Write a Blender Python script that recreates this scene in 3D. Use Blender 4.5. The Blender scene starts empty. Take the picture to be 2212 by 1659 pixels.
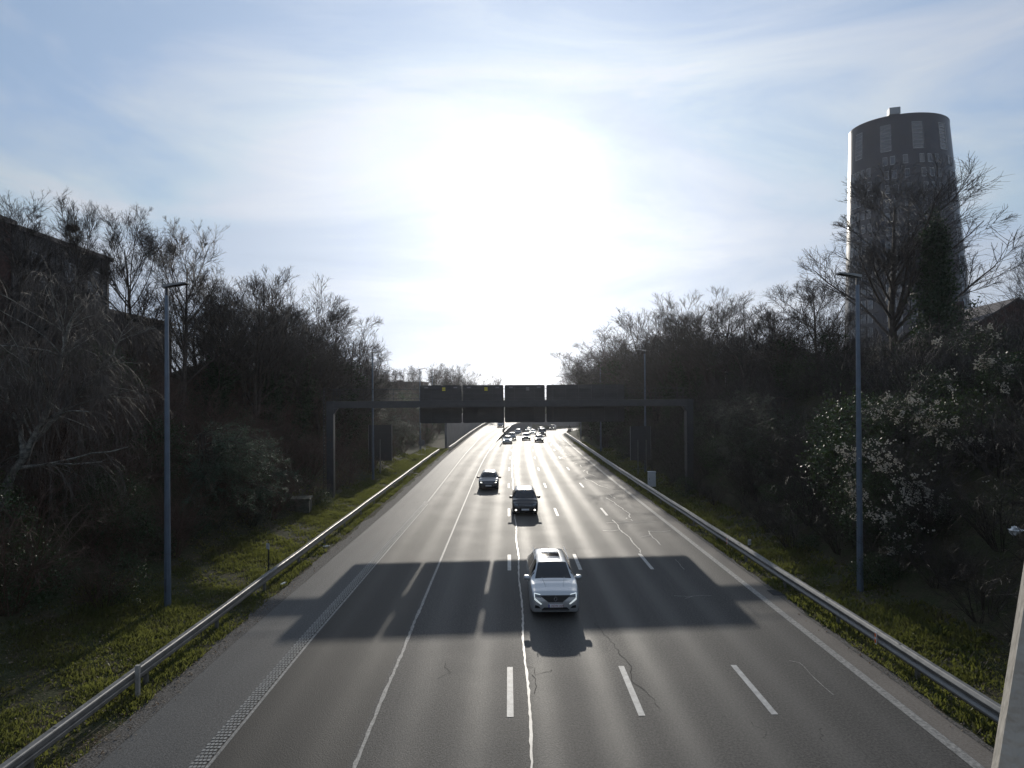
import bpy, math, random
import numpy as np
from mathutils import Vector, Matrix
from mathutils.bvhtree import BVHTree
R = math.radians
random.seed(7)
S = bpy.context.scene
COL = S.collection

# ------------------------------------------------------------------ camera
cd = bpy.data.cameras.new('camera'); cam = bpy.data.objects.new('camera', cd); COL.objects.link(cam)
cd.sensor_width = 36.0; cd.lens = 36.0 * 1260 / 2212; cd.shift_y = 23.9 / 2212
cd.clip_start = 0.05; cd.clip_end = 8000
cam.matrix_world = Matrix.Translation((0, 0, 8.1)) @ Matrix.Rotation(R(-.364), 4, 'Z') @ Matrix.Rotation(R(90.3), 4, 'X') @ Matrix.Rotation(R(-.35), 4, 'Z')
S.camera = cam

# ------------------------------------------------------------------ sky, sun, exposure
SUN_EL, SUN_AZ = R(18.4), R(1.55)          # azimuth measured from +Y towards +X
w = bpy.data.worlds.new('World'); S.world = w; w.use_nodes = True
nt = w.node_tree; nt.nodes.clear()
def N(t, **k):
    n = nt.nodes.new(t)
    for a, b in k.items(): setattr(n, a, b)
    return n
out = N('ShaderNodeOutputWorld'); bg = N('ShaderNodeBackground'); sky = N('ShaderNodeTexSky', sky_type='NISHITA')
sky.sun_disc = False; sky.sun_elevation = SUN_EL; sky.sun_rotation = SUN_AZ
sky.air_density = 1.0; sky.dust_density = .35; sky.ozone_density = 1.6; sky.altitude = 50
tc = N('ShaderNodeTexCoord'); mp = N('ShaderNodeMapping'); mp.inputs['Scale'].default_value = (1.0, 1.6, 4.2); mp.inputs['Rotation'].default_value = (R(14), R(-24), R(18))
nz = N('ShaderNodeTexNoise'); nz.inputs['Scale'].default_value = 1.5; nz.inputs['Detail'].default_value = 9; nz.inputs['Roughness'].default_value = .56; nz.inputs['Distortion'].default_value = .9
cr = N('ShaderNodeValToRGB'); cr.color_ramp.elements[0].position = .40; cr.color_ramp.elements[1].position = .74
cr.color_ramp.elements[0].color = (0, 0, 0, 1); cr.color_ramp.elements[1].color = (1, 1, 1, 1)
# thin ice cloud: desaturated sky light, a little brighter than the clear sky it covers
bw = N('ShaderNodeRGBToBW'); wh = N('ShaderNodeVectorMath', operation='SCALE'); wh.inputs['Scale'].default_value = 1.0
tint = N('ShaderNodeCombineColor')
mulr = [N('ShaderNodeMath', operation='MULTIPLY') for _ in range(3)]
for m_, v in zip(mulr, (1.62, 1.74, 1.95)): m_.inputs[1].default_value = v
mix = N('ShaderNodeMix', data_type='RGBA'); fac = N('ShaderNodeMath', operation='MULTIPLY'); fac.inputs[1].default_value = .75
L = nt.links.new
L(tc.outputs['Generated'], mp.inputs[0]); L(mp.outputs[0], nz.inputs['Vector']); L(nz.outputs['Fac'], cr.inputs[0])
L(sky.outputs[0], bw.inputs[0])
for i, m_ in enumerate(mulr): L(bw.outputs[0], m_.inputs[0]); L(m_.outputs[0], tint.inputs[i])
L(cr.outputs[0], fac.inputs[0])
n0 = N('ShaderNodeVectorMath', operation='NORMALIZE'); sx = N('ShaderNodeSeparateXYZ'); L(tc.outputs['Generated'], n0.inputs[0]); L(n0.outputs[0], sx.inputs[0])
hz_ = N('ShaderNodeMapRange', interpolation_type='SMOOTHSTEP'); hz_.inputs[1].default_value = .0; hz_.inputs[2].default_value = .34; hz_.inputs[3].default_value = .95; hz_.inputs[4].default_value = .0; L(sx.outputs[2], hz_.inputs[0])
fm = N('ShaderNodeMath', operation='MAXIMUM'); L(fac.outputs[0], fm.inputs[0]); L(hz_.outputs[0], fm.inputs[1]); L(fm.outputs[0], mix.inputs['Factor']); L(sky.outputs[0], mix.inputs[6]); L(tint.outputs[0], mix.inputs[7])
# forward scattering of the thin cloud around the sun (angle from the sun direction)
dot = N('ShaderNodeVectorMath', operation='DOT_PRODUCT'); nrm = N('ShaderNodeVectorMath', operation='NORMALIZE')
dot.inputs[1].default_value = (math.sin(SUN_AZ) * math.cos(SUN_EL), math.cos(SUN_AZ) * math.cos(SUN_EL), math.sin(SUN_EL))
L(tc.outputs['Generated'], nrm.inputs[0]); L(nrm.outputs[0], dot.inputs[0])
mx = N('ShaderNodeMath', operation='MAXIMUM'); mx.inputs[1].default_value = 0; L(dot.outputs['Value'], mx.inputs[0])
def pw(e, g, add=None):
    p = N('ShaderNodeMath', operation='POWER'); p.inputs[1].default_value = e; L(mx.outputs[0], p.inputs[0])
    q = N('ShaderNodeMath', operation='MULTIPLY_ADD'); q.inputs[1].default_value = g; L(p.outputs[0], q.inputs[0])
    if add is None: q.inputs[2].default_value = 0.
    else: L(add, q.inputs[2])
    return q.outputs[0]
a_ = pw(4, 1.25); a_ = pw(14, 2.5, a_); a_ = pw(300, 8, a_)
wv = N('ShaderNodeMapRange'); wv.inputs[1].default_value = .25; wv.inputs[2].default_value = .75; wv.inputs[3].default_value = .70; wv.inputs[4].default_value = 1.34; L(nz.outputs['Fac'], wv.inputs[0])
b_ = N('ShaderNodeMath', operation='MULTIPLY'); L(a_, b_.inputs[0]); L(wv.outputs[0], b_.inputs[1])
vc = N('ShaderNodeVectorMath', operation='SCALE'); vc.inputs[0].default_value = (.98, .99, 1.03); L(b_.outputs[0], vc.inputs['Scale'])
bl = N('ShaderNodeMix', data_type='RGBA'); bl.inputs[6].default_value = (1.58, 2.24, 3.2, 1); bl.inputs[7].default_value = (2.85, 3.02, 3.3, 1); L(cr.outputs[0], bl.inputs['Factor'])
va = N('ShaderNodeVectorMath', operation='ADD'); L(vc.outputs[0], va.inputs[0]); L(bl.outputs[2], va.inputs[1])
# clear-sky part seen through the thin cirrus veil
fin = N('ShaderNodeVectorMath', operation='MULTIPLY_ADD'); fin.inputs[1].default_value = (.26, .27, .29); cl_ = N('ShaderNodeVectorMath', operation='MINIMUM'); cl_.inputs[1].default_value = (5.2, 5.2, 5.2); L(mix.outputs[2], cl_.inputs[0]); L(cl_.outputs[0], fin.inputs[0]); L(va.outputs[0], fin.inputs[2])
L(fin.outputs[0], bg.inputs[0]); bg.inputs[1].default_value = .15; L(bg.outputs[0], out.inputs[0])

sd = bpy.data.lights.new('sun', 'SUN'); sd.energy = 3.5; sd.angle = R(.55); sd.color = (1, .93, .82)
so = bpy.data.objects.new('sun', sd); COL.objects.link(so)
sdir = Vector((math.sin(SUN_AZ) * math.cos(SUN_EL), math.cos(SUN_AZ) * math.cos(SUN_EL), math.sin(SUN_EL)))
so.rotation_euler = sdir.to_track_quat('Z', 'Y').to_euler(); so.location = (0, 60, 60)
S.view_settings.view_transform = 'Standard'; S.view_settings.look = 'None'; S.view_settings.exposure = -.25; S.view_settings.gamma = 1
S.render.engine = 'CYCLES'; S.cycles.max_bounces = 6; S.cycles.diffuse_bounces = 2; S.cycles.glossy_bounces = 2; S.cycles.volume_bounces = 0
S.cycles.transparent_max_bounces = 8; S.cycles.use_denoising = True; S.cycles.sample_clamp_indirect = 6

# ------------------------------------------------------------------ helpers
def link(o, parent=None):
    COL.objects.link(o)
    if parent is not None: o.parent = parent
    return o
def props(o, label=None, cat=None, group=None, kind=None):
    if label: o['label'] = label
    if cat: o['category'] = cat
    if group: o['group'] = group
    if kind: o['kind'] = kind
    return o
def npmesh(name, V, F, mats, mi=None, smooth=False, uv=None):
    """V (n,3); F list of (m,k) int arrays; mi list of material index per F block."""
    V = np.asarray(V, np.float32); F = [np.asarray(f, np.int32) for f in F if len(f)]
    me = bpy.data.meshes.new(name)
    nl = sum(f.size for f in F); nf = sum(len(f) for f in F)
    me.vertices.add(len(V)); me.vertices.foreach_set('co', V.ravel())
    me.loops.add(nl); me.polygons.add(nf)
    me.loops.foreach_set('vertex_index', np.concatenate([f.ravel() for f in F]))
    tot = np.concatenate([np.full(len(f), f.shape[1], np.int32) for f in F])
    me.polygons.foreach_set('loop_start', np.concatenate([[0], np.cumsum(tot)[:-1]]).astype(np.int32))
    me.polygons.foreach_set('loop_total', tot)
    if mi is not None: me.polygons.foreach_set('material_index', np.concatenate([np.full(len(f), m, np.int32) for f, m in zip(F, mi)]))
    me.polygons.foreach_set('use_smooth', np.full(nf, smooth))
    for m in (mats if isinstance(mats, (list, tuple)) else [mats]): me.materials.append(m)
    me.update(calc_edges=True)
    if uv is not None:
        l = me.uv_layers.new(name='UVMap'); vi = np.concatenate([f.ravel() for f in F]); l.data.foreach_set('uv', np.asarray(uv, np.float32)[vi].ravel())
    return me
def obj(name, me, parent=None): return link(bpy.data.objects.new(name, me), parent)
def text(body, size, m, parent, loc):
    c = bpy.data.curves.new('lettering', 'FONT'); c.body = body; c.size = size; c.align_x = 'CENTER'; c.extrude = .001
    o = bpy.data.objects.new('tmp', c); COL.objects.link(o); bpy.context.view_layer.update(); me = bpy.data.meshes.new_from_object(o.evaluated_get(bpy.context.evaluated_depsgraph_get()))
    bpy.data.objects.remove(o); me.materials.clear(); me.materials.append(m); q = obj('lettering', me, parent); q.location = loc; q.rotation_euler = (R(90), 0, 0); return q
def empty(name, loc=(0, 0, 0), rz=0.0):
    o = bpy.data.objects.new(name, None); o.location = loc; o.rotation_euler = (0, 0, rz); o.empty_display_size = .3; return link(o)
class MB:
    """collects plain solids into one mesh"""
    def __init__(s): s.v = []; s.f = {}; s.n = 0
    def add(s, V, F):
        V = np.asarray(V, float)
        for f in F: s.f.setdefault(len(f), []).append([i + s.n for i in f])
        s.v.append(V); s.n += len(V)
    def box(s, x0, x1, y0, y1, z0, z1, M=None):
        V = np.array([(x, y, z) for z in (z0, z1) for y in (y0, y1) for x in (x0, x1)], float)
        if M is not None: V = np.array([M @ Vector(v) for v in V])
        s.add(V, [(0, 2, 3, 1), (4, 5, 7, 6), (0, 1, 5, 4), (2, 6, 7, 3), (0, 4, 6, 2), (1, 3, 7, 5)]); return s
    def cyl(s, a, b, r0, r1=None, k=12, cap=True):
        r1 = r0 if r1 is None else r1; a = np.array(a, float); b = np.array(b, float); d = b - a; d /= np.linalg.norm(d)
        u = np.cross(d, (0, 0, 1.) if abs(d[2]) < .9 else (1., 0, 0)); u /= np.linalg.norm(u); v = np.cross(d, u)
        t = np.arange(k) * 2 * np.pi / k + np.pi / k
        ring = np.cos(t)[:, None] * u + np.sin(t)[:, None] * v
        V = np.vstack([a + ring * r0, b + ring * r1])
        F = [(i, (i + 1) % k, k + (i + 1) % k, k + i) for i in range(k)]
        if cap: F += [tuple(range(k))[::-1], tuple(range(k, 2 * k))]
        s.add(V, F); return s
    def prism(s, pts, y0, y1):
        """polygon in x,z extruded along y"""
        n = len(pts); V = [(x, y0, z) for x, z in pts] + [(x, y1, z) for x, z in pts]
        s.add(V, [tuple(range(n)), tuple(range(n, 2 * n))[::-1]] + [(i, i + n, (i + 1) % n + n, (i + 1) % n) for i in range(n)]); return s
    def mesh(s, name, mat, smooth=False):
        return npmesh(name, np.vstack(s.v), [np.array(f) for f in s.f.values()], mat, smooth=smooth)
    def build(s, name, mat, parent=None, smooth=False): return obj(name, s.mesh(name, mat, smooth), parent)

def mat(name, col, rough=.6, metal=0., spec=.5, var=0., vscale=3., bump=0., bscale=40., col2=None, emit=None, coat=0., coords='Object', detail=4., trans=None, rvar=0.):
    m = bpy.data.materials.new(name); m.use_nodes = True; t = m.node_tree; b = t.nodes['Principled BSDF']
    b.inputs['Base Color'].default_value = (*col, 1); b.inputs['Roughness'].default_value = rough; b.inputs['Metallic'].default_value = metal
    b.inputs['Specular IOR Level'].default_value = spec; b.inputs['Coat Weight'].default_value = coat; b.inputs['Coat Roughness'].default_value = .06
    if emit: b.inputs['Emission Color'].default_value = (*emit[:3], 1); b.inputs['Emission Strength'].default_value = emit[3]
    if var or col2:
        c = t.nodes.new('ShaderNodeTexCoord'); n = t.nodes.new('ShaderNodeTexNoise'); n.inputs['Scale'].default_value = vscale; n.inputs['Detail'].default_value = detail; n.inputs['Roughness'].default_value = .6
        r = t.nodes.new('ShaderNodeValToRGB'); r.color_ramp.elements[0].position = .36; r.color_ramp.elements[1].position = .64
        c2 = col2 or tuple(x * (1 + var) for x in col); c1 = col if col2 else tuple(x * (1 - var) for x in col)
        r.color_ramp.elements[0].color = (*c1, 1); r.color_ramp.elements[1].color = (*c2, 1)
        t.links.new(c.outputs[coords], n.inputs[0]); t.links.new(n.outputs['Fac'], r.inputs[0]); t.links.new(r.outputs[0], b.inputs['Base Color'])
        if rvar:
            q = t.nodes.new('ShaderNodeMapRange'); q.inputs[1].default_value = .3; q.inputs[2].default_value = .7; q.inputs[3].default_value = rough - rvar; q.inputs[4].default_value = rough + rvar
            t.links.new(n.outputs['Fac'], q.inputs[0]); t.links.new(q.outputs[0], b.inputs['Roughness'])
    if bump:
        c = t.nodes.new('ShaderNodeTexCoord'); n = t.nodes.new('ShaderNodeTexNoise'); n.inputs['Scale'].default_value = bscale; n.inputs['Detail'].default_value = 3
        p = t.nodes.new('ShaderNodeBump'); p.inputs['Strength'].default_value = bump; p.inputs['Distance'].default_value = .02
        t.links.new(c.outputs[coords], n.inputs[0]); t.links.new(n.outputs['Fac'], p.inputs['Height']); t.links.new(p.outputs[0], b.inputs['Normal'])
    if trans:
        tr = t.nodes.new('ShaderNodeBsdfTranslucent'); tr.inputs[0].default_value = (*trans[:3], 1); mx = t.nodes.new('ShaderNodeMixShader'); mx.inputs[0].default_value = trans[3]
        o = t.nodes['Material Output']; t.links.new(b.outputs[0], mx.inputs[1]); t.links.new(tr.outputs[0], mx.inputs[2]); t.links.new(mx.outputs[0], o.inputs[0])
    return m

M = {}
M['bark'] = mat('bark', (.055, .042, .032), .8, var=.4, vscale=6, bump=.5, bscale=30)
M['twig'] = mat('twig', (.030, .022, .017), .6, var=.35, vscale=2)
M['twig_red'] = mat('twig_red', (.075, .042, .028), .7, var=.35, vscale=1.5)
M['twig_grey'] = mat('twig_grey', (.075, .060, .048), .6, var=.3, vscale=2)
M['birch'] = mat('birch_bark', (.30, .29, .25), .6, col2=(.05, .05, .045), vscale=5)
M['ivy'] = mat('ivy_leaf', (.018, .035, .014), .6, var=.45, vscale=5, spec=.35, trans=(.07, .12, .02, .12))
M['leaf'] = mat('shrub_leaf', (.030, .050, .020), .46, spec=.35, var=.5, vscale=3, trans=(.09, .13, .03, .15))
M['pale_leaf'] = mat('pale_leaf', (.06, .07, .05), .6, spec=.25, var=.4, vscale=3, trans=(.14, .16, .10, .12))
M['needle'] = mat('evergreen_spray', (.035, .065, .042), .55, spec=.3, var=.4, vscale=3, trans=(.12, .16, .08, .2))
M['seed'] = mat('clematis_fluff', (.52, .50, .46), .9, trans=(.66, .62, .54, .55))
M['grass'] = mat('grass_blade', (.028, .042, .014), .6, col2=(.085, .072, .032), vscale=.9, detail=8., trans=(.23, .25, .06, .45))
M['weed'] = mat('weed_leaf', (.045, .06, .015), .55, col2=(.09, .065, .03), vscale=.9, trans=(.22, .24, .05, .4))
M['dead'] = mat('dead_leaf', (.13, .085, .05), .8, col2=(.24, .20, .15), vscale=6, trans=(.2, .12, .06, .2))
M['galv'] = mat('galvanised_steel', (.19, .187, .18), .5, metal=.45, var=.18, vscale=4, bump=.1, bscale=60, rvar=.1)
M['lamp_paint'] = mat('lamp_paint', (.10, .13, .17), .42, metal=.2, var=.12, vscale=2)
M['dark_steel'] = mat('dark_steel', (.035, .037, .042), .5, metal=.2, var=.15, vscale=2)
M['leg_paint'] = mat('gantry_paint', (.03, .032, .036), .5, var=.15, vscale=2)
M['panel_back'] = mat('sign_back', (.035, .035, .038), .55, var=.12, vscale=1.2)
M['panel_rim'] = mat('sign_rim', (.55, .55, .56), .4, metal=.6)
M['concrete'] = mat('concrete', (.30, .285, .26), .85, var=.25, vscale=2.5, bump=.5, bscale=25)
M['para'] = mat('parapet_concrete', (.34, .315, .275), .85, col2=(.22, .20, .175), vscale=3.5, bump=.9, bscale=22, detail=8)
M['wallc'] = mat('retaining_concrete', (.10, .10, .105), .8, var=.2, vscale=.7, bump=.2, bscale=8)
M['moss'] = mat('mossy_concrete', (.04, .045, .025), .9, col2=(.08, .075, .06), vscale=4, bump=.5)
M['brick'] = mat('red_brick', (.075, .036, .027), .85, var=.25, vscale=5, bump=.3, bscale=30)
M['dbrick'] = mat('dark_brick', (.045, .032, .028), .85, var=.25, vscale=4)
M['roofm'] = mat('roof_tile', (.06, .045, .042), .7, var=.25, vscale=5)
M['zinc'] = mat('zinc_cladding', (.055, .05, .048), .55, metal=.3, var=.2, vscale=1.5)
M['glassd'] = mat('window_glass', (.03, .035, .045), .08, spec=.8)
M['frame'] = mat('window_frame', (.30, .30, .31), .5)
M['tower'] = mat('tower_cladding', (.005, .009, .020), .33, spec=.28, var=.15, vscale=.3)
M['white'] = mat('white_enamel', (.7, .7, .7), .4)
M['black'] = mat('black_paint', (.01, .01, .01), .5)
M['yellow'] = mat('yellow_label', (.65, .55, .03), .5)
M['greyl'] = mat('grey_label', (.14, .14, .15), .5)
M['cab'] = mat('cabinet_shell', (.50, .51, .52), .5, var=.08, vscale=3)
M['cab2'] = mat('screen_panel', (.16, .18, .20), .5)
M['orange'] = mat('orange_reflector', (.75, .16, .03), .4)
M['nest'] = mat('nest_sticks', (.03, .022, .016), .9)

# ------------------------------------------------------------------ ground geometry (road runs along +Y, bends right, then dips)
def cx(Y):
    Y = np.asarray(Y, float)
    d = np.clip(Y, 141, 330) - 141
    return np.where(Y < 55, 0, np.where(Y < 141, (Y - 55) ** 2 / 2940, 2.516 + .0585 * d + d * d / 600 + np.clip(Y - 330, 0, None) * .69))
def zr(Y):
    Y = np.asarray(Y, float)
    return np.where(Y < 70, 0, np.where(Y < 141, -(Y - 70) ** 2 / 4200, -1.2 - .032 * (np.minimum(Y, 330) - 141)))
def ze(Y): return np.where(np.asarray(Y, float) < 100, zr(Y), zr(100.))
def eL(Y):
    Y = np.asarray(Y, float); return -6.87 + .45 * np.clip((Y - 20) / 25, 0, 1) + np.clip(Y - 80, 0, 200) ** 2 / 5200
def eR(Y):
    Y = np.asarray(Y, float); return np.where(Y < 55, -3.45, -3.45 + np.clip(Y - 55, 0, 200) ** 2 / 3300)
def nse(x, y, s=1.0, seed=0):
    x = np.asarray(x, float) / s; y = np.asarray(y, float) / s
    return (np.sin(x * 1.7 + seed) * np.cos(y * 1.3 - seed * 2) + np.sin(x * .63 + y * 1.1 + seed * 3) + .6 * np.sin(2.9 * x - 2.1 * y + seed)) / 2.6

def profile(Y):
    """(x, z) break points of the cross-section at Y, left to right"""
    c = float(cx(Y)); z = float(zr(Y)); e = float(ze(Y)); l = float(eL(Y)); r = float(eR(Y))
    gl = c - 3.75
    P = []
    lo = l + 6.87        # left side follows the slip road
    def bL(x): return e + float(np.interp(-x, [9.7, 11.0, 13.2, 14.8, 17, 20, 24, 30, 60, 3000], [-.02, .10, .25, .7, 2.3, 4.6, 7.6, 8.6, 9.2, 9.2])) + .35 * float(nse(x, Y, 3.0)) * (x < -15)
    def bR(x): return z + float(np.interp(x, [10.9, 12.2, 13.6, 15.0, 17, 20, 24, 30, 60, 3000], [-.02, .05, .12, .55, 2.3, 4.8, 8.0, 9.0, 9.4, 9.4 - z])) + .35 * float(nse(x, Y, 3.0, 4)) * (x > 15)
    fade = 1.0 if Y < 200 else max(0.0, 1 - (Y - 200) / 150)
    for x in (-2500, -600, -200, -90, -60, -45, -36, -30, -27, -24, -22, -20, -18.5, -17, -15.8, -14.8, -14, -13.2, -12.4, -11.6, -11, -10.3, -9.75): P.append((x + lo, bL(x)))
    P.append((l - 2.5, e - .06)); P.append((r + .3, e - .06)) if gl - r > .35 else P.append((gl - .2, e - .06))
    if gl - r > 1.2: P += [(r + .6 + (gl - r - .9) * k, [e - .02, e + .02, e + .02, z - .02][i]) for i, k in enumerate((.05, .4, .8, .97))]
    else: P += [(gl - .18 + .03 * i, e - .06) for i in range(4)]
    P.append((gl, z - .06)); P.append((c + 10.88, z - .06))
    for x in (10.95, 11.3, 11.8, 12.3, 13, 13.6, 14.3, 15, 16, 17, 18.5, 20, 22, 24, 27, 30, 36, 45, 60, 90, 200, 600, 2500): P.append((c + x, bR(x)))
    return P
Ys = np.concatenate([[-60, -20, 0, 4], np.arange(8, 60, 1.0), np.arange(60, 200, 3.0), np.arange(200, 340, 10.0), [340, 400, 500, 700, 1000, 1600, 3000]])
rows = [profile(y) for y in Ys]; nc = len(rows[0])
V = np.array([(x, y, zz) for y, r_ in zip(Ys, rows) for x, zz in r_])
ii = np.arange(len(Ys) - 1)[:, None] * nc + np.arange(nc - 1)[None]; ii = ii.ravel()
ground_me = npmesh('ground', V, [np.stack([ii, ii + 1, ii + nc + 1, ii + nc], 1)], None, smooth=True)
ground_me.materials.clear()
gm = bpy.data.materials.new('ground_soil'); gm.use_nodes = True
def ground_nodes(m):
    t = m.node_tree; b = t.nodes['Principled BSDF']; b.inputs['Roughness'].default_value = .95; b.inputs['Specular IOR Level'].default_value = .2
    g = t.nodes.new('ShaderNodeTexCoord')
    def nz(sc, det=5, rough=.6):
        n = t.nodes.new('ShaderNodeTexNoise'); n.inputs['Scale'].default_value = sc; n.inputs['Detail'].default_value = det; n.inputs['Roughness'].default_value = rough; t.links.new(g.outputs['Object'], n.inputs[0]); return n
    def ramp(src, p0, c0, p1, c1):
        r = t.nodes.new('ShaderNodeValToRGB'); r.color_ramp.elements[0].position = p0; r.color_ramp.elements[0].color = (*c0, 1); r.color_ramp.elements[1].position = p1; r.color_ramp.elements[1].color = (*c1, 1); t.links.new(src, r.inputs[0]); return r
    a = ramp(nz(9, 6).outputs['Fac'], .35, (.030, .028, .018), .65, (.075, .062, .042))
    f = ramp(nz(1.1, 4).outputs['Fac'], .42, (.035, .05, .014), .6, (.06, .05, .028))
    mx = t.nodes.new('ShaderNodeMix'); mx.data_type = 'RGBA'; mx.inputs['Factor'].default_value = .5
    t.links.new(a.outputs[0], mx.inputs[6]); t.links.new(f.outputs[0], mx.inputs[7]); t.links.new(mx.outputs[2], b.inputs['Base Color'])
    bp = t.nodes.new('ShaderNodeBump'); bp.inputs['Strength'].default_value = .9; bp.inputs['Distance'].default_value = .06
    t.links.new(nz(14, 5).outputs['Fac'], bp.inputs['Height']); t.links.new(bp.outputs[0], b.inputs['Normal'])
ground_nodes(gm); ground_me.materials.append(gm)
ground = obj('ground', ground_me); props(ground, kind='structure')
GB = BVHTree.FromPolygons([tuple(v) for v in V], [tuple(q) for q in np.stack([ii, ii + 1, ii + nc + 1, ii + nc], 1)])
def gz(x, y):
    h = GB.ray_cast(Vector((x, y, 60)), Vector((0, 0, -1)))
    return h[0].z if h[0] is not None else 9.0

# ------------------------------------------------------------------ asphalt
def strip(name, fl, fr, fz, y0, y1, dy, m, lift=0., nu=2, parent=None, kind=None, uvf=True):
    ys = np.arange(y0, y1 + 1e-6, dy); t = np.linspace(0, 1, nu)
    a = np.array([float(fl(y)) for y in ys]); b = np.array([float(fr(y)) for y in ys]); z = np.array([float(fz(y)) for y in ys]) + lift
    X = a[:, None] * (1 - t) + b[:, None] * t
    V = np.stack([X, np.repeat(ys[:, None], nu, 1), np.repeat(z[:, None], nu, 1)], 2).reshape(-1, 3)
    U = np.stack([X - np.asarray([float(cx(y)) for y in ys])[:, None] if uvf is True else X - uvf(ys)[:, None], np.repeat(ys[:, None], nu, 1)], 2).reshape(-1, 2)
    i = (np.arange(len(ys) - 1)[:, None] * nu + np.arange(nu - 1)[None]).ravel()
    return V, np.stack([i, i + 1, i + nu + 1, i + nu], 1), U
def asphalt(name, base, base2, grain, rough0, rough1, tracks=None, warm=0., spec=.22, cracks=False):
    m = bpy.data.materials.new(name); m.use_nodes = True; t = m.node_tree; b = t.nodes['Principled BSDF']; lk = t.links.new
    uv = t.nodes.new('ShaderNodeUVMap'); sep = t.nodes.new('ShaderNodeSeparateXYZ'); lk(uv.outputs[0], sep.inputs[0])
    def math_(op, a, bb=None, c=None):
        n = t.nodes.new('ShaderNodeMath'); n.operation = op
        for i, v in enumerate((a, bb, c)):
            if v is None: continue
            if isinstance(v, (int, float)): n.inputs[i].default_value = v
            else: lk(v, n.inputs[i])
        return n.outputs[0]
    def noise(sc, det, vec=None, rough=.6):
        n = t.nodes.new('ShaderNodeTexNoise'); n.inputs['Scale'].default_value = sc; n.inputs['Detail'].default_value = det; n.inputs['Roughness'].default_value = rough
        if vec is None: lk(uv.outputs[0], n.inputs[0])
        else:
            mp = t.nodes.new('ShaderNodeMapping'); mp.inputs['Scale'].default_value = vec; lk(uv.outputs[0], mp.inputs[0]); lk(mp.outputs[0], n.inputs[0])
        return n.outputs['Fac']
    g = noise(17, 4, rough=.85); patch = noise(.35, 5); streak = noise(1, 4, (1.6, .03, 1))
    ramp = t.nodes.new('ShaderNodeValToRGB'); ramp.color_ramp.elements[0].position = .38; ramp.color_ramp.elements[1].position = .64
    ramp.color_ramp.elements[0].color = (*base, 1); ramp.color_ramp.elements[1].color = (*base2, 1)
    g = math_('MULTIPLY_ADD', g, 1.9, -.45)
    v = math_('ADD', math_('MULTIPLY', g, grain), math_('ADD', math_('MULTIPLY', patch, (1 - grain) * .5), math_('MULTIPLY', streak, (1 - grain) * .5)))
    lk(v, ramp.inputs[0])
    colr = ramp.outputs[0]
    r = math_('MULTIPLY_ADD', patch, .12, rough0 - .06)
    if tracks:
        # polished wheel paths: two per lane, seen in the roughness and a slight lightening
        ph = math_('MULTIPLY', math_('SUBTRACT', sep.outputs[0], tracks[0]), 2 * math.pi / tracks[1])
        wob = math_('MULTIPLY', math_('SUBTRACT', streak, .5), 1.6)
        c_ = math_('COSINE', math_('ADD', ph, wob)); c_ = math_('MULTIPLY_ADD', c_, .5, .5)
        lane = math_('MULTIPLY', math_('SUBTRACT', 1, math_('MULTIPLY', math_('ABSOLUTE', math_('SUBTRACT', sep.outputs[0], tracks[2])), tracks[3])), 1.0)
        lane = math_('MAXIMUM', math_('MINIMUM', lane, 1.0), 0.15)
        k = math_('MULTIPLY', math_('POWER', c_, 1.7), lane)
        r = math_('SUBTRACT', r, math_('MULTIPLY', k, rough0 - rough1))
        mx = t.nodes.new('ShaderNodeMix'); mx.data_type = 'RGBA'; mx.inputs[7].default_value = (base2[0] * 1.25, base2[1] * 1.25, base2[2] * 1.22, 1)
        lk(math_('MULTIPLY', k, .45), mx.inputs['Factor']); lk(colr, mx.inputs[6]); colr = mx.outputs[2]
    if cracks:
        vo = t.nodes.new('ShaderNodeTexVoronoi'); vo.feature = 'DISTANCE_TO_EDGE'; vo.inputs['Scale'].default_value = .55
        dn = t.nodes.new('ShaderNodeTexNoise'); dn.inputs['Scale'].default_value = 2.; dn.inputs['Detail'].default_value = 6; lk(uv.outputs[0], dn.inputs[0])
        ad = t.nodes.new('ShaderNodeVectorMath'); ad.operation = 'MULTIPLY_ADD'; ad.inputs[1].default_value = (.9, .9, 0); lk(dn.outputs['Color'], ad.inputs[0]); lk(uv.outputs[0], ad.inputs[2]); lk(ad.outputs[0], vo.inputs[0])
        cm = math_('MULTIPLY', math_('LESS_THAN', vo.outputs['Distance'], .006), math_('GREATER_THAN', noise(.22, 2), .66))
        mx = t.nodes.new('ShaderNodeMix'); mx.data_type = 'RGBA'; mx.inputs[7].default_value = (.012, .012, .012, 1); lk(cm, mx.inputs['Factor']); lk(colr, mx.inputs[6]); colr = mx.outputs[2]
    lk(colr, b.inputs['Base Color']); lk(r, b.inputs['Roughness']); b.inputs['Specular IOR Level'].default_value = spec
    bp = t.nodes.new('ShaderNodeBump'); bp.inputs['Strength'].default_value = .8; bp.inputs['Distance'].default_value = .014; lk(noise(24, 3, rough=.8), bp.inputs['Height']); lk(bp.outputs[0], b.inputs['Normal'])
    return m
M['asph'] = asphalt('motorway_asphalt', (.028, .0265, .025), (.094, .088, .081), .70, .67, .56, tracks=(2.55, 1.68, 3.2, .10), cracks=True)
M['asph_slip'] = asphalt('slip_asphalt', (.045, .040, .035), (.066, .060, .052), .45, .66, .60, tracks=(-4.3, 1.7, -5.1, .2))
M['shoulder'] = asphalt('shoulder_concrete', (.062, .060, .057), (.125, .121, .115), .6, .62, .56, cracks=True)
M['gutter'] = asphalt('gutter_concrete', (.10, .085, .07), (.20, .175, .15), .4, .7, .65)
M['gravel'] = mat('gravel_dirt', (.022, .018, .014), .9, col2=(.12, .11, .10), vscale=22, bump=1., bscale=22, detail=2)
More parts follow.
